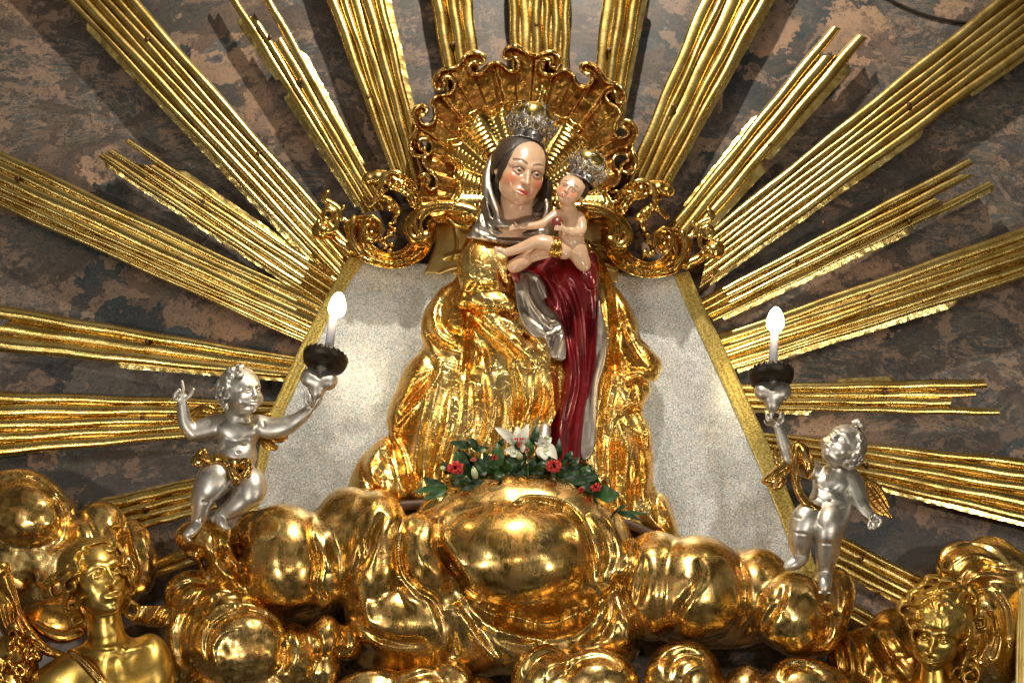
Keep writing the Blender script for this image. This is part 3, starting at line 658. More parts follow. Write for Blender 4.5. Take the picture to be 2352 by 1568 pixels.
# swirling cloud, lower left
v = Vol(365, 842, 1280, 1610, 120, 400, 2.8)
lobes(v, [(555, 1478, 268, 112, 98, 74, 0, 5), (520, 1450, 215, 140, 125, 76, 0, 8), (440, 1370, 215, 66, 62, 62, -30, 7), (515, 1385, 235, 70, 52, 60, 20, 7), (425, 1470, 210, 56, 110, 60, 8, 8),
          (665, 1510, 235, 70, 82, 66, 0, 6), (745, 1465, 240, 44, 54, 50, 8, 6), (738, 1530, 225, 46, 60, 50, 0, 7), (798, 1472, 235, 34, 44, 38, 0, 5), (560, 1570, 240, 130, 60, 60, 0, 10)])
v.stroke(C5('1330,1360 1300,1240 1330,1120 1430,1040 1560,1010 1700,1060 1760,1160'), -15, 7)
v.stroke(C5('1220,1340 1210,1180 1270,1060 1400,960 1560,960 1680,1010'), 10, 8); v.stroke(C5('1370,1400 1330,1250 1400,1140 1520,1100'), 9, 6)
v.stroke(C5('1150,1380 1130,1180 1180,1020 1260,900 1360,860'), -12, 8); v.stroke(C5('1080,1300 1070,1120 1130,960 1160,880'), 9, 8)
v.stroke(C5('1060,1020 1110,880 1210,830 1330,850'), -10, 7); v.stroke(C5('1290,1010 1340,900 1420,880 1500,900'), 8, 8); v.stroke(C5('1760,1170 1790,1280 1770,1400'), -13, 7)
v.stroke(C5('1820,1120 1870,1220 1850,1380'), 8, 8); v.stroke(C5('1930,1110 1990,1190 1990,1320'), -12, 6); v.stroke(C5('2120,1100 2150,1180 2130,1280'), -9, 6)
v.disp(lambda X, Y: 1.6 * fbm(X, Y, 80, 23, 3))
v.out('cloud', G['cloud'], cat='cloud', label='gilded swirling spiral cloud just right of the left angel shoulder', group='gilded carved clouds')

# three low clouds along the bottom edge
v = Vol(720, 1175, 1470, 1610, 150, 380, 2.8)
lobes(v, [(850, 1590, 240, 90, 55, 55, -8), (960, 1590, 255, 80, 60, 60, -10), (1040, 1560, 250, 50, 44, 44, 20), (1090, 1590, 230, 60, 40, 44)])
v.stroke(I('790,1560 850,1540 930,1545'), 8, 8); v.stroke(I('900,1575 970,1550 1020,1555'), -9, 7); v.stroke(I('940,1540 1000,1520 1060,1540 1085,1580'), 7, 8)
v.out('cloud', G['cloud'], cat='cloud', label='low gilded cloud crest at the bottom edge, left of centre', group='gilded carved clouds')
v = Vol(1160, 1475, 1455, 1610, 170, 430, 2.8)
lobes(v, [(1255, 1560, 285, 82, 78, 70, -14, 6), (1375, 1565, 300, 95, 76, 76, 8, 6), (1310, 1600, 300, 130, 60, 70)])
v.stroke(C6('1110,1520 1180,1400 1270,1320 1380,1290'), 9, 8); v.stroke(C6('1180,1560 1230,1450 1330,1380 1480,1390'), -12, 8); v.stroke(C6('1300,1560 1340,1460 1460,1420 1520,1370'), 9, 8)
v.stroke(C6('1380,1500 1470,1490 1560,1420 1700,1400 1830,1470'), -11, 8)
v.out('cloud', G['cloud'], cat='cloud', label='low gilded double-humped cloud at the bottom centre, nearest the viewer', group='gilded carved clouds')
v = Vol(1478, 1672, 1462, 1610, 170, 400, 2.6)
lobes(v, [(1570, 1550, 265, 88, 80, 62, 8, 6), (1535, 1575, 290, 60, 70, 60, -10, 6), (1630, 1590, 255, 46, 56, 46)])
v.stroke(C7('40,1240 60,1140 150,1080 260,1070 370,1110'), 8, 7); v.stroke(C7('120,1290 140,1180 220,1130 340,1150'), -11, 7); v.stroke(C7('200,1300 260,1220 380,1200'), 8, 7)
v.out('cloud', G['cloud'], cat='cloud', label='low gilded hooked cloud right of the bottom centre, beside the dark gap', group='gilded carved clouds')
v = Vol(1640, 1985, 1490, 1620, 160, 400, 2.6)
lobes(v, [(1720, 1590, 245, 66, 60, 50, -10, 7), (1850, 1590, 270, 112, 78, 66, 6, 7), (1780, 1600, 260, 60, 60, 50)])
v.stroke(C7('780,1200 850,1150 960,1150 1080,1200'), 8, 7); v.stroke(C7('820,1290 880,1210 1000,1210 1100,1280'), -10, 7); v.stroke(C7('470,1250 560,1190 660,1200'), 6, 7); v.stroke(C7('640,1290 720,1230 790,1220'), -9, 6)
v.out('cloud', G['cloud'], cat='cloud', label='low gilded rippled cloud at the bottom, below the right cherub', group='gilded carved clouds')

# cloud and drapery around the right angel
v = Vol(1890, 2380, 1395, 1620, 60, 330, 2.8)
lobes(v, [(1990, 1520, 190, 92, 80, 66, 10, 8), (2060, 1490, 180, 80, 96, 66, -12, 8), (2080, 1560, 200, 110, 70, 70), (2130, 1480, 150, 70, 90, 60), (1950, 1590, 210, 70, 60, 60)])
for i, q in enumerate(('1260,960 1300,1100 1330,1290', '1340,960 1380,1100 1480,1280', '1420,990 1500,1130 1640,1290', '1500,900 1540,1010 1620,1150', '1180,1010 1220,1130 1230,1280', '1560,920 1600,1060 1690,1190')):
    v.stroke(C7(q), (-12, 9)[i % 2], 8)
v.out('cloud', G['wing'], cat='cloud', label='gilded cloud of hanging folds left of the curly-haired right angel', group='gilded carved clouds')
v = Vol(2125, 2400, 1228, 1620, 30, 330, 2.8)
lobes(v, [(2270, 1400, 120, 118, 170, 80, 0, 8), (2235, 1310, 150, 90, 66, 64, 22, 8), (2300, 1300, 150, 90, 52, 60, 24, 8), (2290, 1440, 165, 80, 140, 64, 0, 8), (2200, 1420, 120, 60, 90, 50)])
S7 = cr(3350, 2150, 4096, 2013)
for i, q in enumerate(('1120,330 1180,180 1330,110 1520,110 1700,190 1830,280', '1200,420 1260,260 1400,180 1560,170 1720,280', '1300,480 1430,340 1600,300 1800,340 2000,360', '1350,560 1500,420 1700,400 1950,470', '1420,600 1600,560 1750,680 1830,860 1850,1100', '1500,740 1620,720 1720,860 1760,1060', '1560,1000 1600,1150 1540,1350', '1750,560 1880,760 1900,1100 1850,1350', '1650,800 1690,1000 1660,1300')):
    v.stroke(S7(q), (-13, 10)[i % 2], 8)
v.out('cloud', G['cloud'], cat='cloud', label='tall gilded fluted cloud behind the head of the right angel', group='gilded carved clouds')

# dark board on which the statue stands
pl = catmull(I('860,1160 905,1152 1000,1146 1190,1150 1400,1182 1470,1203 1545,1240 1600,1262'), 6)
P = []
for a, b_ in pl:
    for d, z in ((0, 60), (0, 196), (10, 200), (22, 196), (26, 60)): P.append((a, b_ + d, z))
P = np.array(P); raw_mesh('wooden_platform', W(P[:, 0], P[:, 1], P[:, 2]), grid_faces(len(pl), 5), K['wood'], cat='platform', label='dark brown curved wooden board under the statue, edge showing above the clouds')
# ------------------------------------------------------------------ shell canopy behind the heads
S1 = cr(1600, 170, 2100, 1742); S2 = cr(2050, 170, 2600, 1568); S3 = cr(1600, 450, 2000, 1394); C8 = cr(1200, 600, 2000, 2091); K1 = cr(1600, 150, 2650, 1733); B7 = cr(2300, 600, 3000, 1829)
rimL = S3('280,900 330,862 385,890 402,950 372,1012 430,1072 500,1042 515,960 490,880 420,812 365,740 336,670 370,600 430,550 455,470 420,400 340,366 270,390 262,450 300,520 345,500 340,590 270,612 190,585 140,480 160,390 205,320') \
     + S1('232,1200 185,1060 198,935 270,884 350,895 375,950 340,1000 278,1020 280,1075 320,1130 390,1145 460,1105 495,1030 482,920 450,840 488,770 560,730 680,710 748,640 764,560 722,500 640,476 588,515 622,570 600,640 530,655 482,600 498,490 570,392 660,362 780,348 850,270 900,200 980,150 1080,136 1160,180 1168,260 1110,300 1040,272 970,312 968,390 1020,442 1110,430 1190,360 1270,292 1370,285 1450,332 1520,390 1600,402 1656,340 1640,240 1570,205 1490,240 1445,200 1462,110 1530,62 1620,48')
rimR = S2('10,45 70,58 140,100 220,142 310,142 420,106 500,130 542,200 520,272 470,290 432,250 428,205 370,192 320,240 320,310 380,362 460,366 540,325 620,315 690,370 722,450 790,500 860,495 912,430 890,370 820,345 780,290 800,245 870,240 940,280 1000,350 1060,430 1130,465 1200,482 1260,540 1290,620 1260,690 1200,672 1188,600 1150,548 1090,560 1066,620 1110,690 1190,740 1226,800 1190,860 1165,940 1162,1030 1220,1085 1290,1070 1322,1020 1280,972 1238,950 1262,900 1320,890 1390,940 1422,1020 1400,1110 1362,1180 1380,1270 1412,1340 1400,1430 1340,1492 1270,1472 1240,1412 1272,1372 1318,1340 1310,1290 1250,1270 1180,1290 1150,1350 1172,1430 1220,1490') \
     + B7('440,340 350,400 300,470 340,540 410,545 462,500 440,430 380,440')
rim = catmull(rimL + rimR, 4)
sh = thing('shell_canopy', 'large amber gilded scallop shell with curled rim behind the crowned heads', 'shell', 1205, 480, 60)
CX, CYs = 1203., 452.
def shell_h(X, Y):
    r = np.hypot(X - CX, Y - CYs); th = np.arctan2(X - CX, -(Y - CYs))
    f = np.abs(((th / .46 + .5) % 1) * 2 - 1)       # 0 in the middle of a gore .. 1 at the creases
    band = np.clip((.36 - f) / .08, 0, 1)
    return 92 + 70 * np.clip(r / 300, 0, 1.1) ** 1.6 + 7 * band * np.clip(r / 150, 0, 1) - 8 * np.clip((f - .8) / .2, 0, 1) ** 1.5 + 1.5 * fbm(X, Y, 40, 31, 3)
v = Vol(925, 1485, 95, 520, 50, 215, 2.0)
poly = np.vstack([rim, [(1420, 500)], [(1380, 512)], [(1000, 512)], [(965, 470)]])
v.slab(poly, 78, 190, 3, 2, H=lambda X, Y, e: shell_h(X, Y) - 6 * np.clip(1 - e / 26, 0, 1))
v.out('shell_body', G['shell'], sh)
v = Vol(925, 1485, 95, 520, 50, 230, 1.6)
for sg in (rim[::1],):
    zz = shell_h(sg[:, 0], sg[:, 1]) + 3
    rr = 4.6 + .8 * np.sin(np.arange(len(sg)) * .21)
    v.chain([(a[0], a[1], z, r_) for a, z, r_ in zip(sg, zz, rr)], 2, fl=1.5)
v.out('scroll_rim', G['rim'], sh)
inn = S3('780,1090 760,1000 740,860 765,760 690,660 660,560 672,470 650,390 720,370 800,350') + S1('815,1260 806,1180 850,1120 960,1100 1000,1065 958,1010 975,975 1100,918 1220,880 1250,940 1300,950 1362,862 1440,826 1530,862') + K1('720,430 800,415') + S2('360,740 430,770 510,825 570,852 640,850 700,910 765,935 790,990 738,1035 800,1080 855,1130 850,1210 870,1300 930,1400 960,1500') + [(1395, 440), (1380, 500), (1010, 505)]
inp = catmull(inn, 4)
v = Vol(1000, 1410, 220, 515, 85, 190, 1.5)
def inner_h(X, Y, e):
    r = np.hypot(X - CX, Y - CYs); th = np.arctan2(X - CX, -(Y - CYs)); k = ((th + .16) / .34) % 1; cell = np.floor((th + .16) / .34).astype(int) % 2
    a = np.abs(k * 2 - 1)
    rip = 2.2 * np.sin(r / 1.75 + 2.0 * a + 3 * np.sin(th * 3)) * (1 - a ** 4)
    bead = 3.4 * np.maximum(0, np.sin(r / 1.6)) * np.maximum(0, np.cos((a - .38) * 8)) - 2
    return 112 + 34 * np.clip(r / 230, 0, 1) ** 1.5 + 6 * (1 - a * a) + np.where(cell == 0, rip, bead) + 6 * np.exp(-(e / 5) ** 2) - 5 * np.exp(-((e - 9) / 4) ** 2)
v.slab(inp, 90, 170, 2, 1, H=inner_h)
v.out('inner_shell', G['shell_in'], sh, smooth=1)

# pale board between the scrolls
v = Vol(960, 1450, 480, 665, 60, 120, 2.2)
v.slab(I('990,488 1200,500 1430,505 1418,650 1200,640 975,628 1000,560'), 70, 96, 4, 3)
for q in ('1085,580 1050,584 1018,594', '1085,612 1045,617 1005,630', '1360,560 1395,568 1425,580', '1360,600 1392,606 1420,616'):
    v.stroke(I(q), 8, 6)
for q in ('1085,588 1050,592 1018,602', '1085,620 1045,625 1005,638', '1360,568 1395,576 1425,588'): v.stroke(I(q), -5, 4)
v.stroke(I('1045,520 1050,560 1040,600'), -5, 3)
v.out('gilded_board', G['panel'], cat='board', label='pale gilded flat board with carved leaf tips, seen between statue and scrolls')

# scroll volutes
def volute(mir, name_label):
    mx = (lambda P: [(2380 - q[0], q[1] + .14 * (2380 - q[0] - 1190) - 20) + tuple(q[2:]) for q in P]) if mir else (lambda P: P)
    c8 = lambda s_: mx(C8(s_)); MA = -1 if mir else 1
    v = Vol(*( (690, 1110) if not mir else (1268, 1692)), 375, 690, 70, 230, 1.9)
    v.slab(catmull(c8('1400,720 1425,850 1375,1010 1290,1130 1150,1212 980,1245 820,1222 660,1165 560,1080 500,960 498,820 550,710 640,682 760,682 842,745 838,835 790,930 740,965 830,1040 950,1072 1080,1030 1150,965 1300,975 1340,880 1325,760'), 3, True), 96, 150, 5, 3,
           H=lambda X, Y, e: 132 + 12 * np.exp(-(e / 4.) ** 2) - 10 * np.exp(-((e - 12) / 8.) ** 2) + 1.2 * fbm(X, Y, 26, 41, 2))
    v.slab(catmull(c8('650,310 690,232 800,216 900,222 1000,205 1110,260 1205,350 1292,520 1230,610 1160,600 1120,520 1060,450 960,420 930,395 880,330 840,335 760,372 680,362'), 3, True), 96, 140, 4, 3,
           H=lambda X, Y, e: 124 + 10 * np.exp(-(e / 3.5) ** 2) - 7 * np.exp(-((e - 10) / 6.) ** 2) + 2 * fbm(X, Y, 18, 42, 2))
    rr = lambda s_, z, r, **k: v.curve([tuple(q[:2]) + (z, r) for q in c8(s_)], 5, 3, **k)
    # upper arm of the S scroll and its inner curl
    rr('1830,640 1700,600 1560,585 1400,600 1260,650 1170,730 1130,820 1170,910 1250,930 1320,890', 160, 12)
    rr('1600,560 1420,560 1280,610 1210,700 1205,800 1240,880', 172, 4.2); rr('1580,620 1420,625 1300,690 1260,790 1290,880', 168, 3.6)
    # open tube ring
    rr('760,690 840,770 832,880 760,950 690,900 660,800 690,710 760,690', 158, 4.6)
    v.ell(tuple(c8('752,820')[0]) + (165,), (15, 22, 45), 3, sub=True)
    rr('560,720 530,850 560,970 640,1090', 146, 9)
    # horn at the upper left
    for (s_, rx, ry) in (('720,300', 17, 16), ('800,280', 18, 17), ('870,300', 18, 20)):
        v.ell(tuple(c8(s_)[0]) + (142,), (rx, ry, 20), 6)
    rr('860,420 850,330 890,260 980,225 1060,250', 158, 4.6)
    # ear scroll at the outer end
    v.ell(tuple(c8('225,840')[0]) + (142,), (24, 23, 28), 5); v.ell(tuple(c8('290,760')[0]) + (170,), (14, 9, 16), 3, sub=True)
    rr('385,720 372,820 300,850 210,810 190,740', 160, 4.6); rr('300,610 350,650 345,710 290,730 245,690 255,630 300,610', 150, 5)
    rr('420,720 400,620 330,560 270,530 255,480 290,440', 145, 6.5); rr('400,660 440,610 455,590', 146, 4)
    rr('330,900 390,960 470,1010 520,1050', 130, 10)
    for i in range(4):
        a = c8('%d,%d %d,%d %d,%d' % (450 + i * 26, 720 + i * 75, 500 + i * 20, 760 + i * 70, 480 + i * 22, 840 + i * 68)); v.curve([tuple(q[:2]) + (144, 5 - .5 * k) for k, q in enumerate(a)], 4, 2)
    # acanthus leaves inside the scroll
    rnd = random.Random(5 + mir)
    stem = catmull(c8('840,450 880,520 960,600 1000,700 960,800 900,880 880,960 960,1030'), 6)
    for k, q in enumerate(stem):
        if k % 2: continue
        a = rnd.uniform(0, 6.28); l = rnd.uniform(9, 19)
        v.curve([(q[0], q[1], 128, 5.5), (q[0] + l * .6 * math.cos(a), q[1] + l * .6 * math.sin(a), 146, 5), (q[0] + l * math.cos(a + .6), q[1] + l * math.sin(a + .6), 138, 2.2)], 4, 2)
    rr('730,580 800,520 900,505 980,560 1040,640', 140, 6.5)
    for k in range(9):
        q = c8('%d,%d' % (1600 + k * 26, 570 + k * 14 + rnd.uniform(-20, 30)))[0]; a = rnd.uniform(-.6, 2.6)
        v.curve([(q[0], q[1], 156, 5), (q[0] + 10 * MA, q[1] + 8 * math.sin(a), 166, 5), (q[0] + 22 * MA, q[1] + 6 + 8 * math.sin(a), 156, 2)], 4, 2)
    rr('1560,700 1650,760 1760,780 1840,720', 132, 10)
    v.out('scroll_volute', G['volute'], cat='scroll', label=name_label, group='gilded scroll volutes beside the shell')
volute(0, 'amber gilded C-scroll with acanthus, left of the statue shoulder above the cloth')
volute(1, 'amber gilded C-scroll with acanthus, right of the infant above the cloth')
# ------------------------------------------------------------------ heads
def face(vol, f, baby=False, open_mouth=False, sockets=True, soft=1.0, closed=False):
    e = f.ell
    if baby:
        e(vol, (0, .24, -.12), (.80, .76, .86)); e(vol, (0, -.28, .12), (.60, .56, .60), .2)
        for s_ in (-1, 1): e(vol, (.36 * s_, -.34, .36), (.30, .28, .28), .12)
        e(vol, (0, -.72, .40), (.22, .17, .22), .12); e(vol, (0, -.70, .05), (.42, .22, .40), .15)
        ey = -.04; ez = .58; nl = -.28
    else:
        e(vol, (0, .24, -.12), (.70, .76, .82)); e(vol, (0, -.20, .14), (.555, .70, .58), .15)
        e(vol, (0, -.80, .44), (.19, .17, .19), .16); e(vol, (0, -.50, .14), (.52, .38, .48), .15)
        for s_ in (-1, 1): e(vol, (.34 * s_, -.22, .38), (.22, .24, .24), .15)
        ey = .0; ez = .57; nl = -.31
    for s_ in (-1, 1):
        e(vol, (.27 * s_, ey + .02, ez + .20), (.19, .115, .13), .14, sub=True)
        bw = .35 if baby else .5
        f.chain(vol, [(.09 * s_, ey + .17, ez + .10, .05 * bw), (.28 * s_, ey + .21, ez + .06, .055 * bw), (.47 * s_, ey + .13, ez - .07, .04 * bw)], .16, n=3)
        e(vol, (.27 * s_, ey, ez - .03), (.150, .115, .13), .02)
        f.chain(vol, [(.13 * s_, ey - .02, ez + .10, .014), (.27 * s_, ey + (.052 if not closed else -.02), ez + .128, .030), (.42 * s_, ey - .005, ez + .03, .014)], .025, n=4)
        f.chain(vol, [(.14 * s_, ey - .035, ez + .09, .012), (.27 * s_, ey - .072, ez + .108, .018), (.41 * s_, ey - .02, ez + .03, .012)], .03, n=4)
        e(vol, (.095 * s_, nl + .01, .76), (.052, .048, .07), .05)
        e(vol, (.74 * s_ * (1.02 if baby else .9), ey - .06, -.08), (.07, .20, .13), .05); e(vol, (.80 * s_ * (1.02 if baby else .9), ey - .05, -.02), (.05, .12, .07), .03, sub=True)
    f.chain(vol, [(0, ey + .14, ez + .12, .055), (0, ey - .05, ez + .16, .045), (0, nl + .04, .86 if not baby else .81, .058)], .11)
    e(vol, (0, nl, .86 if not baby else .81), (.068, .058, .07), .05)
    for s_ in (-1, 1): e(vol, (.052 * s_, nl - .075, .85), (.028, .03, .04), .02, sub=True)
    my = nl - .25
    mz = .70 if not baby else .66
    e(vol, (0, my + .0, mz - .08), (.26, .14, .14), .10)
    f.chain(vol, [(-.19, my - .005, mz - .045, .018), (-.07, my + .045, mz + .045, .040), (0, my + .028, mz + .058, .036), (.07, my + .045, mz + .045, .040), (.19, my - .005, mz - .045, .018)], .03, n=3)
    f.chain(vol, [(-.15, my - .04, mz - .02, .025), (0, my - .075, mz + .035, .05), (.15, my - .04, mz - .02, .025)], .035, n=4)
    f.chain(vol, [(-.20, my - .002, mz + .0, .012), (0, my - .012, mz + .085, .018 if not open_mouth else .036), (.20, my - .002, mz + .0, .012)], .02, sub=True, n=4)
    f.chain(vol, [(0, nl - .10, mz + .14, .018), (0, my + .10, mz + .10, .02)], .03, sub=True)
    e(vol, (0, my - .16, mz + .06), (.13, .05, .06), .06, sub=True)
def curls(vol, f, spots, r=.10, seed=1, k=.03):
    rnd = random.Random(seed)
    for (x, y, z) in spots:
        n = 7; d = rnd.choice((-1, 1)); R0 = rnd.uniform(.13, .23); a0 = rnd.uniform(0, 6.28)
        nrm = np.array((x, y, z)) / max(np.linalg.norm((x, y, z)), 1e-6)
        t1 = np.cross(nrm, (0, 0, 1.)) if abs(nrm[2]) < .9 else np.array((1., 0, 0)); t1 /= np.linalg.norm(t1); t2 = np.cross(nrm, t1)
        P = []
        for i in range(n):
            q = i / (n - 1); a = a0 + d * q * 5.0; rr = R0 * (1 - .75 * q)
            p = np.array((x, y, z)) + t1 * rr * math.cos(a) + t2 * rr * math.sin(a) + nrm * (.02 + .10 * q)
            P.append(tuple(p) + (r * (.80 - .45 * q) + .02,))
        f.chain(vol, P, k)
C2 = cr(1800, 800, 2500, 998); B6 = cr(1400, 1000, 2800, 1829); B8 = cr(1900, 550, 2500, 1882); S4 = cr(2300, 1350, 2800, 980); S5 = cr(1350, 1200, 2000, 1199)

mary = thing('statue', 'large carved statue of a crowned woman in gold mantle and crimson dress holding an infant', 'statue', 1220, 1180, 150)
# head and neck
fm = Fr((1196, 394, 262), 82, yaw=17, pitch=2, roll=14)
SK = np.array((.78, .51, .33)); 
def skin_cols(f, baby=False, neckpale=True):
    def fn(V):
        q = f.inv(V); X, Y, Z = q[:, 0], q[:, 1], q[:, 2]
        c = np.tile(SK, (len(V), 1)); n = fbm(V[:, 0], V[:, 1], 30, 3, 3)[:, None]; c = c * (1 + .05 * n)
        front = (Z > .1)[:, None]; ey = -.04 if baby else 0; nl = -.28 if baby else -.31; my = nl - .25
        def mixin(c, w, col): w = np.clip(w, 0, 1)[:, None]; return c * (1 - w) + np.array(col) * w
        for s_ in (-1, 1):
            c = mixin(c, .80 * np.exp(-(((X - .40 * s_) / .22) ** 2 + ((Y + .28) / .20) ** 2)) * front[:, 0], (.74, .19, .08))
            # brow line
            xb = X * s_; by = ey + .245 + .05 * np.sin((xb - .1) * 7) - .25 * (xb - .28) ** 2
            c = mixin(c, np.exp(-((Y - by) / .030) ** 2) * (xb > .08) * (xb < .47) * front[:, 0] * .95, (.05, .02, .008))
            c = mixin(c, np.exp(-(((X - .27 * s_) / .17) ** 2 + ((Y - ey - .0) / .12) ** 2)) * front[:, 0] * .35, (.55, .22, .15))
            c = mixin(c, np.exp(-((Y - (ey + .088 - 2.2 * (X * s_ - .27) ** 2)) / .024) ** 2) * (np.abs(X * s_ - .27) < .17) * front[:, 0] * .9, (.09, .035, .02))
        lips = np.exp(-((X / .17) ** 4)) * np.exp(-(((Y - my + .02) / .075) ** 4)) * (Z > .45)
        c = mixin(c, lips, (.66, .07, .05))
        c = mixin(c, np.exp(-((X / .3) ** 2 + ((Y + .9) / .2) ** 2)) * .45 * front[:, 0], (.70, .28, .16))
        return c
    return fn
v = Vol(1110, 1275, 290, 545, 150, 345, 1.35)
face(v, fm)
v.chain([(1188, 450, 225, 41), (1182, 500, 215, 39), (1176, 540, 205, 50)], 10)
v.out('head', K['skin'], mary, colfn=skin_cols(fm))
for s_ in (-1, 1):
    c = fm.p((.27 * s_, 0, .565)); vv = Vol(c[0] - 16, c[0] + 16, c[1] - 16, c[1] + 16, c[2] - 16, c[2] + 16, .9)
    fm.ell(vv, (.27 * s_, -.005, .580), (.135, .100, .125), .01)
    ic = fm.p((.27 * s_ + .01, .010, .70))
    def ecol(V, ic=ic):
        d = np.hypot(V[:, 0] - ic[0], V[:, 1] - ic[1]); c = np.tile((.74, .70, .66), (len(V), 1)); c[d < 4.6] = (.05, .06, .075); c[d < 2.2] = (.01, .01, .012); return c
    vv.out('eye', K['eye'], mary, colfn=ecol)
# hair
v = Vol(1090, 1285, 290, 560, 110, 320, 1.6)
fm.ell(v, (-.02, .18, -.22), (.80, .88, .90))
fm.ell(v, (0, -.10, .62), (.60, .90, .56), .08, sub=True); fm.ell(v, (0, .42, .70), (.50, .42, .42), .12, sub=True)
v.curve([(1138, 400, 215, 26), (1134, 440, 225, 22), (1138, 480, 222, 17), (1146, 520, 215, 15)], 5, 6)
v.curve([(1248, 420, 215, 20), (1246, 450, 215, 20), (1232, 480, 215, 17), (1216, 510, 210, 14)], 5, 6)
for i in range(7):
    v.stroke([(1200 - i * 13, 322 + i * 6), (1150 - i * 4, 370 + i * 9), (1128 + i * 2, 430 + i * 6), (1132 + i * 2, 500)], -2.2, 2.4)
    v.stroke([(1215 + i * 6, 330 + i * 5), (1244, 380 + i * 6), (1246 - i * 3, 440), (1226 - i * 3, 490)], -2.0, 2.4)
v.out('hair', K['hair'], mary)
# veil: aged silver cloth over the hair and across the chest
v = Vol(1040, 1345, 330, 620, 120, 330, 1.9)
v.slab(catmull(K1('612,800 590,880 575,960 548,1050 535,1120 505,1210 462,1285 440,1320 560,1345 700,1370 830,1372 940,1345 1010,1300 990,1210 975,1120 955,1030 968,930 940,900 925,1000 880,1080 830,1140 800,1200 720,1215 660,1215 640,1150 632,1050 610,960 596,900 618,840'), 3, True), 150, 260, 8, 4,
       H=lambda X, Y, e: 205 + 38 * np.clip((Y - 400) / 120, 0, 1) - 20 * np.clip((1120 - X) / 60, 0, 1) - 18 * np.clip((X - 1250) / 60, 0, 1) + 1.2 * fbm(X, Y, 24, 61, 2))
v.curve([tuple(q) + (z, r) for q, z, r in zip(K1('625,770 596,840 576,950 590,1040 640,1160 660,1230'), (200, 214, 232, 242, 250, 250), (4, 8, 11, 12, 10, 7))], 5, 6)
v.curve([tuple(q) + (z, r) for q, z, r in zip(K1('660,1235 740,1240 830,1212 900,1195'), (256, 260, 258, 250), (9, 11, 10, 6))], 5, 6)
v.curve([tuple(q) + (z, r) for q, z, r in zip(K1('940,1000 960,1080 965,1160 930,1210'), (215, 228, 232, 232), (5, 7, 7, 5))], 5, 5)
v.curve([tuple(q) + (z, r) for q, z, r in zip(K1('935,1040 880,1090 830,1150'), (222, 232, 236), (3, 5, 5))], 5, 5)
for q, a_ in (('560,1080 600,1200 640,1290', 5), ('520,1200 640,1280 800,1300 960,1270', 6), ('500,1290 640,1330 820,1345 960,1320', 6), ('540,1120 560,1230 620,1300', -6), ('600,1260 740,1270 900,1250', -7), ('500,1250 620,1310 780,1325 940,1300', -6), ('570,1000 590,1100 630,1200', -5), ('960,1080 930,1160 880,1190', -4)):
    v.stroke(K1(q), a_, 5)
v.out('veil', S['veil'], mary)

# dress
dress = catmull(C2('330,330 300,250 380,225 520,250 640,300 725,330 770,300 835,300 850,420 838,640 850,800 840,900 815,1100 775,1300 752,1480 745,1640 560,1660 540,1400 590,1180 640,1000 620,800 560,640 500,480 400,440'), 3, True)
v = Vol(1150, 1400, 530, 1150, 120, 275, 2.1)
v.slab(dress, 140, 225, 8, 4, H=lambda X, Y, e: 212 + 12 * np.sin((X - 1250) / 10.5 + (Y - 700) / 95 + .7 * np.sin(Y / 120)) * np.clip((Y - 640) / 90, 0, 1) - 16 * ((X - 1310) / 60) ** 2 * np.clip((Y - 650) / 200, .2, 1) + 14 * np.exp(-((Y - 640) / 60) ** 2))
for q, a_, w_ in (('520,400 620,560 660,760 690,1000 640,1250', 8, 7), ('600,420 690,600 730,860 740,1060 680,1330', 8, 7), ('700,430 760,640 770,840 760,1080 710,1350', 5, 6), ('560,400 650,600 690,800 715,1020 660,1280', -9, 6), ('660,420 730,620 755,860 750,1070 695,1350', -8, 6), ('460,380 560,540 620,700', -7, 7), ('780,400 810,620 805,860 790,1060', -7, 7)):
    v.stroke(C2(q), a_, w_)
# cuffs at both wrists
v.curve([(1172, 588, 244, 7), (1178, 612, 250, 10), (1186, 640, 246, 9)], 5, 3); v.curve([(1340, 600, 240, 13), (1352, 622, 236, 16), (1358, 650, 222, 14)], 5, 5)
v.out('dress', K['dress'], mary)

# mantle
mant = catmull(I('1078,540 1056,580 1046,636 1010,662 985,695 970,722 965,768 971,796 940,828 922,856 905,900 893,930 886,966 887,996 861,1016 830,1044 812,1072 800,1105 792,1150 860,1180 1000,1200 1200,1215 1400,1225 1570,1262 1560,1220 1552,1190 1533,1143 1512,1119 1504,1060 1495,998 1478,955 1484,925 1498,900 1494,880 1512,873 1523,836 1503,810 1466,778 1464,738 1442,694 1412,650 1386,597 1362,560 1330,545 1200,540 1120,535'), 3, True)
hole = catmull(I('1172,560 1200,540 1330,545 1362,600 1364,650 1368,717 1370,822 1362,880 1352,930 1340,983 1334,1047 1320,1100 1250,1110 1256,1020 1262,985 1290,930 1300,894 1299,822 1291,766 1275,721 1253,685 1240,655 1215,632 1187,628'), 3, True)
def mant_h(X, Y, e):
    b = 112 + 8.0 * np.sqrt(np.clip(e, 0, 170)) + 10 * np.exp(-((X - 1130) / 80) ** 2 - ((Y - 640) / 80) ** 2)
    low = np.clip((Y - 780) / 250, 0, 1)
    q_ = (X - 1180) / np.clip(.35 + (Y - 600) / 620, .3, 2); fold = 8.5 * np.sin(q_ / 12.5 + .5 * np.sin(Y / 110)) * low + 1.0 * np.sin(q_ / 5.6 + 2 + .4 * np.sin(Y / 90)) * low
    return b + fold + 1.2 * fbm(X, Y * .5, 80, 71, 2)
v = Vol(785, 1580, 525, 1275, 90, 290, 2.5)
v.kw = 1.25; v.slab(mant, 110, 250, 7, 4, H=mant_h)
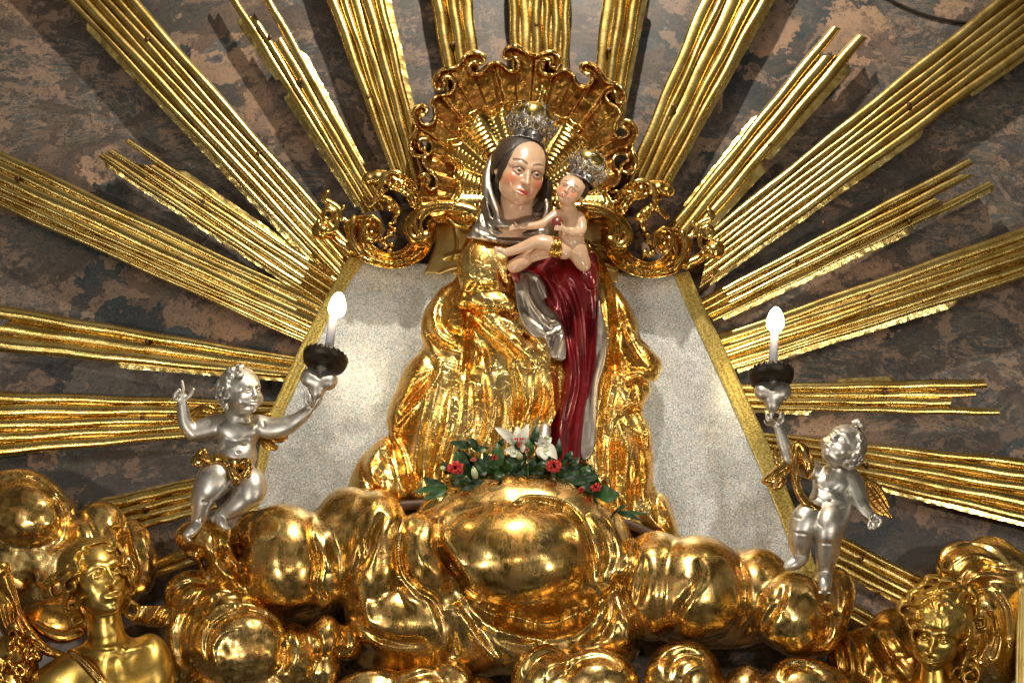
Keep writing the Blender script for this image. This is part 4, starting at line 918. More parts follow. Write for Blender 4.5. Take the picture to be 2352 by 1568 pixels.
# draped forearm and knees give it volume
v.ell((1116, 630, 205), (64, 84, 44), 14, M=-14); v.ell((1150, 600, 215), (44, 42, 34), 10, M=-30)
v.curve([(1070, 690, 205, 22), (1120, 690, 222, 24), (1165, 700, 226, 20)], 6, 10)
v.ell((1225, 850, 200), (52, 95, 44), 24, M=6); v.ell((1140, 900, 190), (56, 110, 36), 24, M=10)
v.curve([(1110, 710, 222, 14), (1160, 745, 232, 17), (1205, 790, 232, 16), (1240, 815, 232, 14)], 6, 8)
v.slab(hole, 60, 400, 4, 5, sub=True)
B = B6
st = lambda q, a_, w_, m_='g': v.stroke(B(q), a_, w_, m_)
# gathers over the sleeve and left elbow
st('560,220 640,300 760,320 850,360', -12, 6); st('580,300 700,420 820,520 900,600', -11, 7); st('600,130 680,180 760,190', 6, 8)
st('690,120 640,200 590,260', -6, 6); st('560,190 600,260 720,310 800,330', 9, 6); st('780,60 800,160 860,200', -5, 5)
st('610,330 615,480 605,620 600,700', -15, 6); st('640,330 660,480 650,640', 7, 7); st('450,250 430,350 470,440 560,490', 8, 8); st('500,270 480,360 520,430 600,450', -11, 8)
st('400,330 410,430 480,500 600,540', -8, 6); st('400,470 460,560 560,600 610,600', 8, 7); st('560,180 500,250 460,330', -7, 7)
st('400,520 470,590 420,720 330,820 260,900 220,920', 10, 6); st('390,560 440,620 370,720 260,850', -12, 7); st('370,600 300,740 240,860', 6, 8)
st('220,880 230,960 280,1060 310,1190 320,1290', 11, 7); st('250,960 310,1100 350,1280', -10, 7); st('200,900 200,970 240,1080 280,1280', -9, 6)
st('180,1010 100,1110 130,1200 190,1280', 8, 8); st('60,1090 90,1200 170,1290', -8, 6); st('140,1040 200,1110 240,1230', -7, 6)
st('430,700 380,860 350,1020 330,1180 320,1300', 8, 6); st('470,700 420,880 390,1060 370,1290', -9, 7); st('540,680 500,900 450,1080 420,1290', 7, 7); st('580,680 560,880 500,1090 470,1290', -8, 6)
st('640,660 640,900 560,1080 530,1290', 6, 8); st('690,640 700,880 650,1050', -9, 7); st('750,640 760,850 720,1000', 7, 9)
st('840,560 870,700 880,850 870,960', -15, 7); st('930,500 960,600 950,780 930,930', 8, 8); st('990,620 1010,760 990,900', -9, 6); st('1040,620 1060,760 1040,900', 7, 6)
st('700,360 800,440 900,540 1000,620', 9, 8); st('760,340 880,440 960,480 1040,560', -10, 6); st('850,420 900,500 950,560', 6, 6); st('1050,580 1120,580 1130,640', -10, 5)
st('620,420 700,560 720,640', -8, 8); st('880,600 930,620 990,590', -8, 7)
# right side
st('1320,100 1340,250 1350,420 1340,600 1300,820 1290,1000', 9, 7); st('1360,140 1390,300 1390,480 1370,680 1330,900 1310,1200', -11, 7); st('1400,200 1450,360 1430,520', 6, 9)
st('1430,260 1500,420 1580,560 1600,640', 8, 8); st('1400,330 1480,500 1560,620', -11, 6); st('1380,440 1440,560 1540,680', 7, 7); st('1360,520 1400,640 1440,690', -9, 7)
st('1430,690 1500,660 1560,680', 10, 5); st('1440,710 1500,680 1560,705', -9, 4); st('1430,820 1470,800 1530,815', 8, 5); st('1440,845 1490,828 1530,840', -12, 5); st('1480,700 1490,760 1470,820', -7, 6)
st('1400,860 1390,1000 1390,1200 1400,1350', -12, 6); st('1440,870 1450,1000 1440,1180 1450,1350', 8, 6); st('1410,870 1450,930 1530,1010 1560,1080', -8, 6); st('1530,860 1560,960 1540,1080 1500,1250', 8, 7)
st('1500,1000 1520,1120 1490,1260 1480,1380', -8, 6); st('1600,1100 1590,1200 1560,1330', -9, 7); st('1570,1050 1560,1160 1520,1300', 7, 7); st('1610,1240 1600,1320 1620,1440', -12, 7); st('1640,1260 1660,1360 1700,1470', 9, 8)
st('1350,980 1350,1150 1360,1300', 7, 7); st('1320,1050 1320,1250', -8, 6)
v.out('mantle', G['mantle'], mary)
# silver lining turned out along the mantle edge
v = Vol(1165, 1420, 600, 1090, 150, 290, 2.0)
v.slab(catmull(C2('375,420 480,415 545,490 560,580 645,720 660,905 590,905 565,870 540,795 480,785 425,725 380,620 368,500'), 3, True), 170, 246, 6, 3, H=lambda X, Y, e: 236 + 2 * fbm(X, Y, 70, 81, 1))
for q, a_ in (('430,430 460,560 540,680 600,740', 8), ('480,440 520,540 590,640', -8), ('400,520 440,640 520,740', -8), ('520,660 560,690 620,690', 8), ('540,770 580,760 640,730', 7), ('610,740 580,820 570,870', -7), ('640,770 620,850 610,900', 6), ('420,620 500,720 560,760', 6)):
    v.stroke(C2(q), a_, 5)
v.slab(catmull(C2('850,560 895,780 885,930 848,1060 838,1250 825,1430 765,1490 742,1440 752,1300 772,1150 820,960 832,760'), 3, True), 150, 232, 6, 3, H=lambda X, Y, e: 215 + 2 * fbm(X, Y, 80, 82, 1))
for q, a_ in (('860,700 860,880 820,1040 810,1240 800,1400', 4), ('850,840 800,1060 780,1260', -3)):
    v.stroke(C2(q), a_, 5)
v.out('mantle_lining', S['veil'], mary)
# shoe under the hem
v = Vol(1215, 1300, 955, 1040, 160, 270, 2)
v.curve([(1252, 985, 215, 14), (1250, 1005, 232, 13), (1246, 1020, 240, 11)], 4, 3)
v.out('foot', S['cherub'], mary)
# supporting right hand: palm and five fingers under the infant's legs
v = Vol(1150, 1300, 530, 650, 215, 330, 1.3)
v.curve([(1180, 612, 262, 15), (1196, 603, 268, 15), (1210, 594, 272, 14)], 4, 5)
v.ell((1216, 590, 274), (20, 14, 10), 5, M=-22)
for (x0, y0, x1, y1, x2, y2, z, r) in ((1222, 580, 1244, 570, 1264, 566, 286, 4.3), (1224, 586, 1250, 577, 1272, 572, 287, 4.4), (1224, 592, 1250, 585, 1272, 580, 286, 4.3), (1220, 598, 1244, 592, 1264, 588, 283, 4.0)):
    v.curve([(x0, y0, z - 6, r + .8), (x1, y1, z, r + .2), (x2, y2, z - 1, r - .9)], 4, 1.6)
v.curve([(1204, 588, 280, 6), (1214, 577, 290, 5.2), (1224, 567, 293, 4.8), (1228, 560, 292, 4.2)], 4, 2.5)
v.out('hand', K['skin'], mary, colfn=lambda V: np.tile(SK, (len(V), 1)) * (1 + .06 * fbm(V[:, 0], V[:, 1], 18, 5, 3)[:, None]) * np.array((1, .93, .9)))

# ------------------------------------------------------------------ infant
ch_ = thing('infant_statue', 'carved nude infant with small crown in the arms of the woman, holding a red apple', 'statue', 1310, 600, 270)
fc = Fr((1311, 438, 288), 41, yaw=-16, pitch=10, roll=28)
v = Vol(1120, 1375, 385, 640, 200, 345, 1.25)
face(v, fc, baby=True)
v.chain([(1306, 472, 272, 16), (1308, 492, 268, 18)], 6)
v.ell((1306, 508, 268), (31, 30, 23), 8, M=12); v.ell((1312, 545, 270), (30, 30, 25), 10); v.ell((1316, 572, 264), (28, 24, 24), 8)
v.curve([(1279, 490, 272, 10), (1262, 503, 278, 9.5), (1246, 514, 282, 8.6), (1222, 519, 282, 7.4), (1196, 520, 280, 6)], 4, 4)
v.ell((1188, 521, 281), (8, 5.5, 5), 2)
for k_ in range(4): v.curve([(1186, 518 + k_ * 2.2, 283, 2.2), (1177, 518 + k_ * 3, 285, 1.9), (1171, 521 + k_ * 3, 284, 1.5)], 3, .8)
v.curve([(1188, 516, 284, 2.4), (1182, 511, 287, 2)], 3, .8)
v.curve([(1330, 496, 270, 10.5), (1337, 515, 276, 9.6), (1334, 532, 286, 9), (1314, 534, 298, 7.5), (1296, 526, 305, 6.2)], 4, 4)
v.ell((1290, 522, 307), (7, 7, 5.5), 2)
for k_ in range(4): v.curve([(1288, 517 + k_ * 3.4, 309, 2.3), (1280, 518 + k_ * 3.2, 313, 2.1), (1274, 520 + k_ * 2.6, 309, 1.7)], 3, .8)
v.curve([(1291, 517, 309, 2.4), (1288, 511, 312, 2)], 3, .8)
# legs: one bent over the hand, one hanging into the sleeve
v.curve([(1296, 576, 280, 20), (1262, 560, 290, 17), (1234, 556, 292, 14), (1206, 566, 284, 11.5), (1178, 576, 276, 9), (1160, 580, 272, 7.5)], 4, 5)
v.curve([(1160, 580, 272, 7.5), (1148, 574, 274, 6.6), (1140, 574, 274, 5)], 3, 2)
for k_ in range(5): v.ell((1138 + k_ * .4, 568 + k_ * 3.6, 276), (3.4 - .2 * k_, 2.2, 2.4), 1)
v.curve([(1324, 566, 268, 21), (1332, 590, 262, 18), (1342, 610, 254, 14)], 4, 6)
v.ell((1300, 503, 293), (1.6, 1.6, 1.5), 1); v.stroke([(1298, 520), (1310, 523), (1322, 520)], -1.0, 2)
v.out('body', K['skin'], ch_, colfn=skin_cols(fc, True))
for s_ in (-1, 1):
    c = fc.p((.27 * s_, -.04, .57)); vv = Vol(c[0] - 9, c[0] + 9, c[1] - 9, c[1] + 9, c[2] - 9, c[2] + 9, .6)
    fc.ell(vv, (.27 * s_, -.045, .590), (.135, .100, .122), .01); ic = fc.p((.27 * s_ - .01, -.035, .70))
    def ecol(V, ic=ic):
        d = np.hypot(V[:, 0] - ic[0], V[:, 1] - ic[1]); c = np.tile((.74, .72, .7), (len(V), 1)); c[d < 2.6] = (.06, .08, .12); c[d < 1.4] = (.01, .01, .012); return c
    vv.out('eye', K['eye'], ch_, colfn=ecol)
v = Vol(1262, 1372, 385, 490, 220, 330, 1.3)
fc.ell(v, (.0, .30, -.22), (.88, .82, .84)); fc.ell(v, (0, -.05, .66), (.66, .72, .52), .08, sub=True); fc.ell(v, (0, .3, .75), (.56, .50, .42), .08, sub=True)
for i in range(9): v.stroke([(1300 + i * 7, 396 + i * 3), (1310 + i * 6, 412 + i * 6)], -1.6, 1.8)
v.out('hair', K['hair'], ch_)
v = Vol(1240, 1310, 525, 610, 240, 335, 1.3)
v.ell((1276, 568, 286), (21, 27, 24), 4, M=-22)
for i in range(6): v.stroke(B8('%d,1225 %d,1300 %d,1400 %d,1490' % (880 + i * 40, 940 + i * 32, 980 + i * 26, 1000 + i * 22)), 2.6 * (-1) ** i, 2.6)
v.out('loincloth', G['shell_in'], ch_)
v = Vol(1262, 1300, 490, 530, 270, 340, 1.1)
v.ell((1280, 511, 303), (14, 15, 13), 2); v.ell((1279, 496, 306), (4, 3, 6), 3, sub=True); v.curve([(1279, 499, 305, 1), (1280, 494, 308, 1)], 2, 1)
v.out('apple', K['apple'], cat='apple', label='small dark red apple held in the hand of the infant')
# ------------------------------------------------------------------ silver cherubs
C3 = cr(600, 1100, 1500, 1176); C4 = cr(2900, 1150, 3700, 965)
def Z(pts, z, r): return [tuple(p[:2]) + (a, b) for p, a, b in zip(pts, z, r)]
def fingers(v, lst, r=3.6, k=1.2):
    for P in lst: v.curve([tuple(p) + (r * 1.35 * (1 - .12 * i),) for i, p in enumerate(P)], 4, k)

cu = thing('cherub_statue', 'silver cherub at left with one finger raised, holding a lamp in its other hand', 'statue', 535, 1200, 250)
v = Vol(385, 770, 835, 1260, 195, 395, 2.0)
fl_ = Fr((556, 900, 318), 58, yaw=40, pitch=8, roll=-2)
face(v, fl_, baby=True, open_mouth=True)
v.chain([(545, 945, 300, 26), (543, 965, 290, 32)], 10)
v.ell((546, 996, 285), (50, 38, 36), 14); v.ell((543, 1045, 290), (48, 43, 44), 14); v.ell((546, 1085, 278), (42, 32, 38), 12)
v.ell((520, 985, 308), (20, 15, 12), 12); v.ell((573, 987, 308), (20, 15, 12), 12)
v.curve(Z(C3('370,775 300,800 225,820'), (285, 285, 290), (23, 22, 19)), 5, 8)
v.curve(Z(C3('225,825 185,770 172,700 168,665'), (292, 300, 308, 312), (18, 15, 11.5, 9)), 5, 5)
v.ell(C3('168,640')[0] + (314,), (13, 13, 9), 4)
fingers(v, [[C3('168,632')[0] + (318,), C3('172,596')[0] + (322,), C3('167,556')[0] + (322,)],
            [C3('158,636')[0] + (318,), C3('140,612')[0] + (328,), C3('152,600')[0] + (334,), C3('160,614')[0] + (330,)],
            [C3('152,644')[0] + (316,), C3('126,628')[0] + (326,), C3('138,612')[0] + (333,)],
            [C3('150,654')[0] + (314,), C3('124,646')[0] + (324,), C3('130,630')[0] + (330,)],
            [C3('184,650')[0] + (318,), C3('208,630')[0] + (324,), C3('226,596')[0] + (324,)]], 3.8)
v.curve(Z(C3('560,780 620,800 680,795 740,775'), (285, 290, 300, 306), (22, 21, 19, 17)), 5, 8)
v.curve(Z(C3('740,775 790,740 835,700'), (306, 316, 322), (17, 13, 9)), 5, 5)
v.ell(C3('846,680')[0] + (322,), (13, 13, 9), 4, M=20)
fingers(v, [[C3('830,690')[0] + (326,), C3('814,660')[0] + (336,), C3('812,616')[0] + (338,)],
            [C3('846,684')[0] + (330,), C3('838,650')[0] + (342,), C3('832,625')[0] + (342,)],
            [C3('862,680')[0] + (326,), C3('880,648')[0] + (334,), C3('890,612')[0] + (334,)],
            [C3('858,690')[0] + (320,), C3('884,664')[0] + (322,), C3('896,632')[0] + (320,)],
            [C3('850,694')[0] + (314,), C3('872,672')[0] + (310,), C3('880,640')[0] + (306,)]], 3.6)
# legs
v.ell(C3('350,1055')[0] + (305,), (38, 42, 36), 10, M=20); v.curve(Z(C3('400,1020 340,1060 300,1120'), (290, 308, 312), (34, 38, 30)), 5, 8)
v.curve(Z(C3('300,1110 275,1170 262,1240 250,1280'), (312, 305, 296, 290), (27, 25, 18, 13.5)), 5, 6)
v.curve(Z(C3('252,1285 235,1320 205,1348 186,1360'), (290, 298, 306, 306), (14, 13, 10, 6)), 4, 4)
v.curve(Z(C3('490,1070 530,1100 520,1150'), (300, 322, 325), (34, 33, 29)), 5, 8)
v.curve(Z(C3('510,1150 450,1205 395,1240 370,1260'), (324, 314, 304, 300), (27, 23, 16, 13)), 5, 6)
v.curve(Z(C3('365,1258 375,1290 392,1322'), (302, 312, 314), (13, 11, 7)), 4, 4); v.ell(C3('340,1272')[0] + (300,), (11, 10, 10), 4)
for i in range(5): v.ell((C3('180,1366')[0][0] + i * 3.0, C3('180,1366')[0][1] - 4 + i * 3.3, 308 + i), (4, 3, 3.2), 1)
for i in range(5): v.ell((C3('380,1322')[0][0] + i * 3.6, C3('380,1322')[0][1] + 3 - abs(i - 1) * 1.5, 316), (2.6, 4, 3), 1)
v.ell(C3('462,925')[0] + (330,), (5, 3.5, 6), 4, sub=True)
for q, a in (('395,850 450,870 520,845', -2.5), ('400,890 450,900 510,885', -2), ('430,960 470,975 520,960', -2), ('250,1270 268,1276', -3), ('560,800 570,830', -2), ('590,760 600,800', -2.2), ('460,760 500,775 540,762', -2), ('270,1180 300,1190', -2.5)): v.stroke(C3(q), a, 3)
v.out('body', S['cherub'], cu)
v = Vol(490, 625, 835, 985, 230, 380, 1.6)
fl_.ell(v, (0, .27, -.16), (.82, .78, .85)); fl_.ell(v, (.14, -.12, .60), (.86, 1.02, .66), .06, sub=True)
v.disp(lambda X, Y: 1.1 * fbm(X, Y, 17, 91, 2))
curls(v, fl_, [(-.70, .30, -.05), (-.78, .05, -.3), (-.62, .55, .15), (-.55, -.2, -.5), (-.72, -.25, -.25), (-.40, .85, -.1), (-.2, .95, .2), (-.65, -.5, -.3), (-.45, .6, .45), (-.8, .2, -.05), (-.7, .0, -.6), (-.6, .4, -.6), (-.3, .7, -.5), (0, .95, -.1), (-.5, -.35, -.6)], .11, 3)
v.out('hair', S['cherub'], cu)
v = Vol(430, 605, 1030, 1120, 255, 370, 1.5)
v.curve(Z(C3('238,960 270,955 310,965 350,955 390,968 430,985 470,985 520,1010'), (322, 328, 332, 332, 334, 338, 342, 335), (7, 9, 8, 9, 10, 11, 11, 7)), 5, 4, fl=.8)
for q in ('300,925 275,915 250,935 262,958', '270,990 240,985 226,972 240,950'): v.curve(Z(C3(q), (326, 328, 324, 322), (4, 6, 5, 4)), 4, 3)
v.curve(Z(C3('440,985 430,1020 450,1060 442,1090'), (344, 350, 348, 342), (6, 9, 10, 5)), 4, 4); v.curve(Z(C3('470,985 500,970 515,1000 500,1040 470,1050'), (346, 352, 352, 350, 346), (7, 8, 9, 8, 6)), 4, 4)
for i in range(7): v.stroke(C3('%d,955 %d,990 %d,1020' % (380 + i * 22, 395 + i * 20, 420 + i * 16)), (-1) ** i * 2.2, 2.4)
v.out('loincloth', G['rim'], cu)
def wing(parent, feathers, seed, z=262):
    P = [q for f in feathers for q in f]; xs = [q[0] for q in P]; ys = [q[1] for q in P]
    v = Vol(min(xs) - 16, max(xs) + 16, min(ys) - 16, max(ys) + 16, z - 30, z + 40, 1.5)
    for i, f in enumerate(feathers):
        v.curve([tuple(q[:2]) + (z + i * 1.5, (4, 8, 7.5, 3.5)[min(k, 3)]) for k, q in enumerate(f)], 4, 1.5, fl=.6)
    for f in feathers: v.stroke(f, -1.6, 1.6, taper=False)
    v.out('wing', G['wing'], parent)
wing(cu, [C3('350,710 290,690 230,720 200,760'), C3('330,730 250,720 160,735 95,728'), C3('330,740 240,745 160,750 105,742'), C3('330,755 250,765 180,770 120,758')], 1)
wing(cu, [C3('560,760 600,740 620,735 615,740'), C3('580,800 640,830 690,840 720,830'), C3('575,820 630,850 680,860 715,848'), C3('570,835 600,880 625,900 620,905'), C3('580,835 620,880 650,900 662,898')], 2)

cv = thing('cherub_statue', 'silver cherub at right in a gold sash, looking up and lifting a lamp overhead', 'statue', 1880, 1300, 250)
v = Vol(1750, 2055, 945, 1395, 190, 390, 2.0)
fr_ = Fr((1934, 1026, 315), 58, yaw=-34, pitch=28, roll=26)
face(v, fr_, baby=True)
v.chain([(1925, 1072, 292, 26), (1918, 1090, 284, 34)], 10)
v.ell((1912, 1112, 282), (46, 34, 34), 14, M=10); v.ell((1904, 1150, 288), (46, 38, 42), 14, M=8); v.ell((1898, 1178, 278), (42, 30, 36), 12)
v.ell((1890, 1108, 304), (18, 14, 12), 10); v.ell((1930, 1116, 304), (18, 14, 12), 10)
v.curve(Z(C4('430,880 370,860 320,830 300,800'), (284, 292, 300, 304), (21, 19, 16, 14)), 5, 8)
v.curve(Z(C4('300,800 280,740 265,690 258,670'), (304, 308, 310, 310), (14, 13, 10, 8.5)), 5, 4)
v.ell(C4('250,652')[0] + (312,), (13, 12, 9), 4)
fingers(v, [[C4('232,655')[0] + (316,), C4('208,640')[0] + (328,), C4('200,610')[0] + (330,)],
            [C4('240,648')[0] + (318,), C4('222,632')[0] + (332,), C4('224,612')[0] + (336,)],
            [C4('258,646')[0] + (318,), C4('268,622')[0] + (330,), C4('270,590')[0] + (330,)],
            [C4('264,654')[0] + (312,), C4('280,636')[0] + (316,), C4('278,606')[0] + (316,)],
            [C4('226,660')[0] + (308,), C4('204,656')[0] + (312,), C4('192,640')[0] + (316,)]], 3.7)
v.curve(Z(C4('600,905 630,960 650,1030'), (282, 288, 296), (20, 19, 16)), 5, 8)
v.curve(Z(C4('650,1030 680,1080 712,1112'), (298, 306, 312), (16, 13, 10)), 5, 5)
v.ell(C4('722,1126')[0] + (316,), (12, 10, 9), 4, M=35)
fingers(v, [[C4('715,1120')[0] + (322,), C4('722,1100')[0] + (332,), C4('740,1112')[0] + (334,)],
            [C4('730,1120')[0] + (322,), C4('748,1112')[0] + (330,), C4('752,1128')[0] + (332,)],
            [C4('728,1136')[0] + (322,), C4('748,1140')[0] + (330,), C4('740,1150')[0] + (334,)],
            [C4('716,1140')[0] + (322,), C4('722,1160')[0] + (330,), C4('712,1158')[0] + (334,)],
            [C4('700,1130')[0] + (320,), C4('694,1150')[0] + (328,), C4('706,1166')[0] + (330,)]], 3.8)
v.curve(Z(C4('470,1070 400,1110 375,1160'), (290, 318, 322), (32, 33, 29)), 5, 8)
v.curve(Z(C4('372,1160 365,1220 368,1290'), (320, 308, 292), (28, 26, 17)), 5, 6)
v.curve(Z(C4('370,1300 335,1330 298,1345'), (294, 306, 310), (16, 14, 8)), 4, 5)
v.curve(Z(C4('540,1070 510,1130 500,1190'), (292, 324, 326), (35, 35, 29)), 5, 8)
v.curve(Z(C4('500,1190 495,1270 480,1370'), (324, 306, 286), (29, 26, 17)), 5, 6)
v.curve(Z(C4('480,1385 482,1425 480,1455'), (288, 302, 308), (16, 15, 11)), 4, 5)
for i in range(5): v.ell((C4('455,1470')[0][0] + i * 6, C4('455,1470')[0][1] + 2 - abs(i - 2) * .8, 312), (3.2, 4, 3.6), 1)
for i in range(5): v.ell((C4('290,1345')[0][0] + i * 1.5, C4('290,1345')[0][1] - 5 + i * 3.2, 313), (3.6, 2.6, 3.2), 1)
v.ell(C4('505,1025')[0] + (326,), (4, 3.5, 6), 4, sub=True)
for q, a in (('440,960 500,990 560,950', -2.4), ('330,1108 370,1112', -3), ('440,1130 480,1160', -2.6), ('470,1360 500,1366', -3), ('450,1230 520,1235', -2), ('345,1285 390,1292', -3), ('470,840 520,850 560,836', -2.2), ('330,1180 400,1190', -2), ('540,1060 580,1050', -2.4)): v.stroke(C4(q), a, 3)
v.out('body', S['cherub'], cv)
v = Vol(1870, 2030, 955, 1110, 215, 385, 1.6)
fr_.ell(v, (0, .27, -.16), (.82, .78, .85)); fr_.ell(v, (-.14, -.16, .60), (.88, 1.04, .66), .06, sub=True)
v.disp(lambda X, Y: 1.1 * fbm(X, Y, 17, 92, 2))
curls(v, fr_, [(.70, .25, .1), (.78, .05, -.1), (.72, -.2, .05), (.66, -.45, -.05), (.6, .5, .25), (.7, -.35, -.35), (.1, 1.02, .30), (.22, 1.0, .42), (.8, -.05, -.35)], .12, 9)
v.curve([tuple(fr_.p((.0, .95, .5))) + (6,), tuple(fr_.p((.15, 1.1, .45))) + (7,), tuple(fr_.p((.38, 1.0, .3))) + (5,)], 5, 2)
v.out('hair', S['cherub'], cv)
v = Vol(1740, 1912, 1000, 1195, 240, 380, 1.5)
v.curve(Z(C4('350,755 385,800 405,860 400,910'), (318, 332, 334, 326), (9, 14, 12, 7)), 5, 4); v.curve(Z(C4('345,770 345,860 345,930 365,1000 410,1050 470,1078'), (322, 330, 332, 334, 336, 330), (11, 12, 10, 9, 10, 8)), 5, 4)
v.curve(Z(C4('320,800 290,870 250,900 210,925 185,935'), (305, 300, 298, 296, 292), (10, 15, 12, 10, 4)), 5, 5); v.curve(Z(C4('240,790 250,830 280,850'), (296, 300, 302), (5, 9, 9)), 5, 4)
v.curve(Z(C4('280,930 250,960 215,955'), (300, 300, 296), (9, 8, 4)), 4, 4)
for q, a in (('360,770 365,860 370,950 420,1040', -3), ('330,800 330,900 345,980', 2.5), ('380,790 392,850 386,900', -3), ('300,880 250,910 205,930', -3), ('290,900 250,935 210,945', 2.4), ('400,1030 440,1070 480,1085', 2.4)): v.stroke(C4(q), a, 2.8)
v.out('sash', G['rim'], cv)
wing(cv, [C4('640,900 690,940 740,1020 805,1110'), C4('650,930 690,980 730,1040 790,1105'), C4('650,950 680,1010 710,1060 760,1095'), C4('660,930 720,950 760,1000 790,1060')], 3)

# ------------------------------------------------------------------ lamps held by the cherubs
def lamp(hx, hy, tx, ty, cx0, cy0, cx1, cy1, bx, by, z, tilt, label):
    top = thing('heart_lamp', label, 'lamp', hx, hy, z - 10, group='heart-shaped lamps held by the cherubs')
    v = Vol(hx - 60, hx + 60, hy - 65, hy + 70, z - 45, z + 50, 1.5)
    a = math.radians(tilt); ca, sa = math.cos(a), math.sin(a)
    rr = lambda x, y: (hx + x * ca - y * sa, hy + x * sa + y * ca)
    for s_ in (-1, 1): v.ell(rr(20 * s_, -14) + (z,), (23, 23, 22), 6, M=tilt)
    v.chain([rr(0, -8) + (z, 24), rr(0, 14) + (z, 17), rr(-2, 40) + (z, 6)], 8)
    v.stroke([rr(0, -38), rr(0, -18)], -4, 4, taper=False)
    v.chain([rr(0, -22) + (z - 2, 13), rr(2, -40) + (z - 4, 12)], 3)
    v.out('heart', S['cherub'], top)
    # drip tray with a scalloped raised edge, seen from below; a true disc in space
    O = W1(tx, ty, z - 6); ex_ = Vector((math.cos(a), 0, -math.sin(a))); ez_ = Vector((math.sin(a), 0, math.cos(a))); ey_ = Vector((0, -1, 0)); ey_ = (ey_ + ez_ * .20).normalized()
    n = 96; prof = [(.001, -.012), (.035, -.012), (.075, -.006), (.088, .004), (.093, .018), (.0945, .034), (.0915, .034), (.089, .018), (.082, .006), (.03, -.004), (.001, -.004)]
    co = []
    for r_, hz in prof:
        for j in range(n):
            th = j * 2 * math.pi / n; q = .006 * abs(math.sin(th * 12)) if hz > .03 else 0
            co.append(O + ex_ * (r_ + .3 * q) * math.cos(th) + ey_ * (r_ + .3 * q) * math.sin(th) + ez_ * (hz + q))
    raw_mesh('drip_tray', [tuple(c) for c in co], grid_faces(len(prof), n, True), K['iron'], top)
    def tube(name, A, Bp, ra, rb, mat, par=top, seg=20):
        A, Bp = Vector(A), Vector(Bp); d = (Bp - A).normalized(); u_ = d.orthogonal().normalized(); w_ = d.cross(u_); co = []
        for P_, r_ in ((A, ra * .02), (A, ra), (Bp, rb), (Bp + d * rb * .3, rb * .7), (Bp + d * rb * .35, .0004)):
            for j in range(seg): th = j * 6.28318 / seg; co.append(tuple(P_ + u_ * r_ * math.cos(th) + w_ * r_ * math.sin(th)))
        return raw_mesh(name, co, grid_faces(5, seg, True), mat, par)
    tube('sleeve', W1(cx0, cy0 + 16, z - 6), W1(cx1, cy1, z - 6), .0195, .0175, K['white'])
    B_ = W1(bx, by, z - 6); d = (W1(cx1, cy1, z - 6) - W1(cx0, cy0, z - 6)).normalized(); u_ = d.orthogonal().normalized(); w_ = d.cross(u_); co = []
    for i in range(15):
        q = i / 14 * math.pi; r_ = .036 * math.sin(q) ** .9 * (1 + .25 * math.cos(q)); zz = -.050 * math.cos(q) * (1.25 if q > 1.57 else 1)
        for j in range(24): th = j * 6.28318 / 24; co.append(tuple(B_ + d * zz + u_ * max(r_, .0003) * math.cos(th) + w_ * max(r_, .0003) * math.sin(th)))
    raw_mesh('bulb', co, grid_faces(15, 24, True), K['bulb'], top)
    l = bpy.data.lights.new('bulb_light', 'POINT'); l.energy = 2.6; l.color = (1, .78, .45); l.shadow_soft_size = .055
    o = bpy.data.objects.new('bulb_light', l); COL.objects.link(o); o.location = B_ + Vector((0, -.07, .03))
lamp(730, 884, 744, 838, 753, 803, 765, 728, 775, 702, 330, 10, 'silver heart lamp with dark tray and lit bulb, before the cloth braid')
lamp(1775, 912, 1772, 876, 1774, 844, 1779, 764, 1781, 736, 322, 0, 'silver heart lamp with dark tray and lit bulb, before the gilded rays')
# ------------------------------------------------------------------ gilded angels in the lower corners
S6 = cr(0, 2150, 800, 2159)
an = thing('angel_statue', 'matt gilded angel with wavy hair and a chest strap, looking up, lower left corner', 'statue', 270, 1568, 330)
v = Vol(55, 425, 1235, 1610, 230, 530, 2.2)
fa = Fr((219, 1330, 412), 96, yaw=28, pitch=10, roll=-10)
face(v, fa, open_mouth=True)
v.chain([(238, 1400, 370, 38), (243, 1450, 355, 40), (250, 1490, 340, 54)], 10)
v.ell((270, 1560, 325), (130, 92, 66), 26, M=-4); v.ell((120, 1590, 315), (80, 60, 56), 24, M=-20); v.ell((345, 1530, 325), (50, 76, 52), 22); v.ell((170, 1530, 325), (80, 38, 46), 24, M=-24)
v.stroke(S6('980,1180 1150,1190 1300,1160'), 4, 7); v.stroke(S6('1200,930 1250,1050 1240,1170'), 3, 6)
v.stroke(S6('740,1290 960,1250 1100,1300'), 4, 10); v.stroke(S6('1330,1240 1500,1180 1660,1150'), 4, 9); v.stroke(S6('1230,1260 1240,1400 1260,1560'), -4, 14)
v.out('body', G['angel'], an)
v = Vol(100, 345, 1225, 1470, 300, 530, 1.8)
fa.ell(v, (0, .27, -.18), (.78, .80, .84)); fa.ell(v, (.05, -.12, .58), (.66, .95, .66), .08, sub=True)
def locks(v, f, T, spec, R_=1.0, lift=6):
    for q, r in spec:
        P = T(q); out = []
        for i, p in enumerate(P):
            d = math.hypot(p[0] - f.c[0], p[1] - f.c[1]) / (f.s * .86); z = f.c[2] + f.s * .80 * math.sqrt(max(0., 1 - min(1, d) ** 2)) - f.s * .25 - 18 * max(0, d - 1)
            out.append((p[0], p[1], z + lift + 3 * (i % 2), r * (1 - .5 * i / len(P)) * R_))
        v.curve(out, 6, 2.5)
        v.stroke(P, 4.5, r * .45, taper=False); v.stroke([(a + r * .8, b_ + r * .55) for a, b_ in [p[:2] for p in P]], -3.5, r * .35)
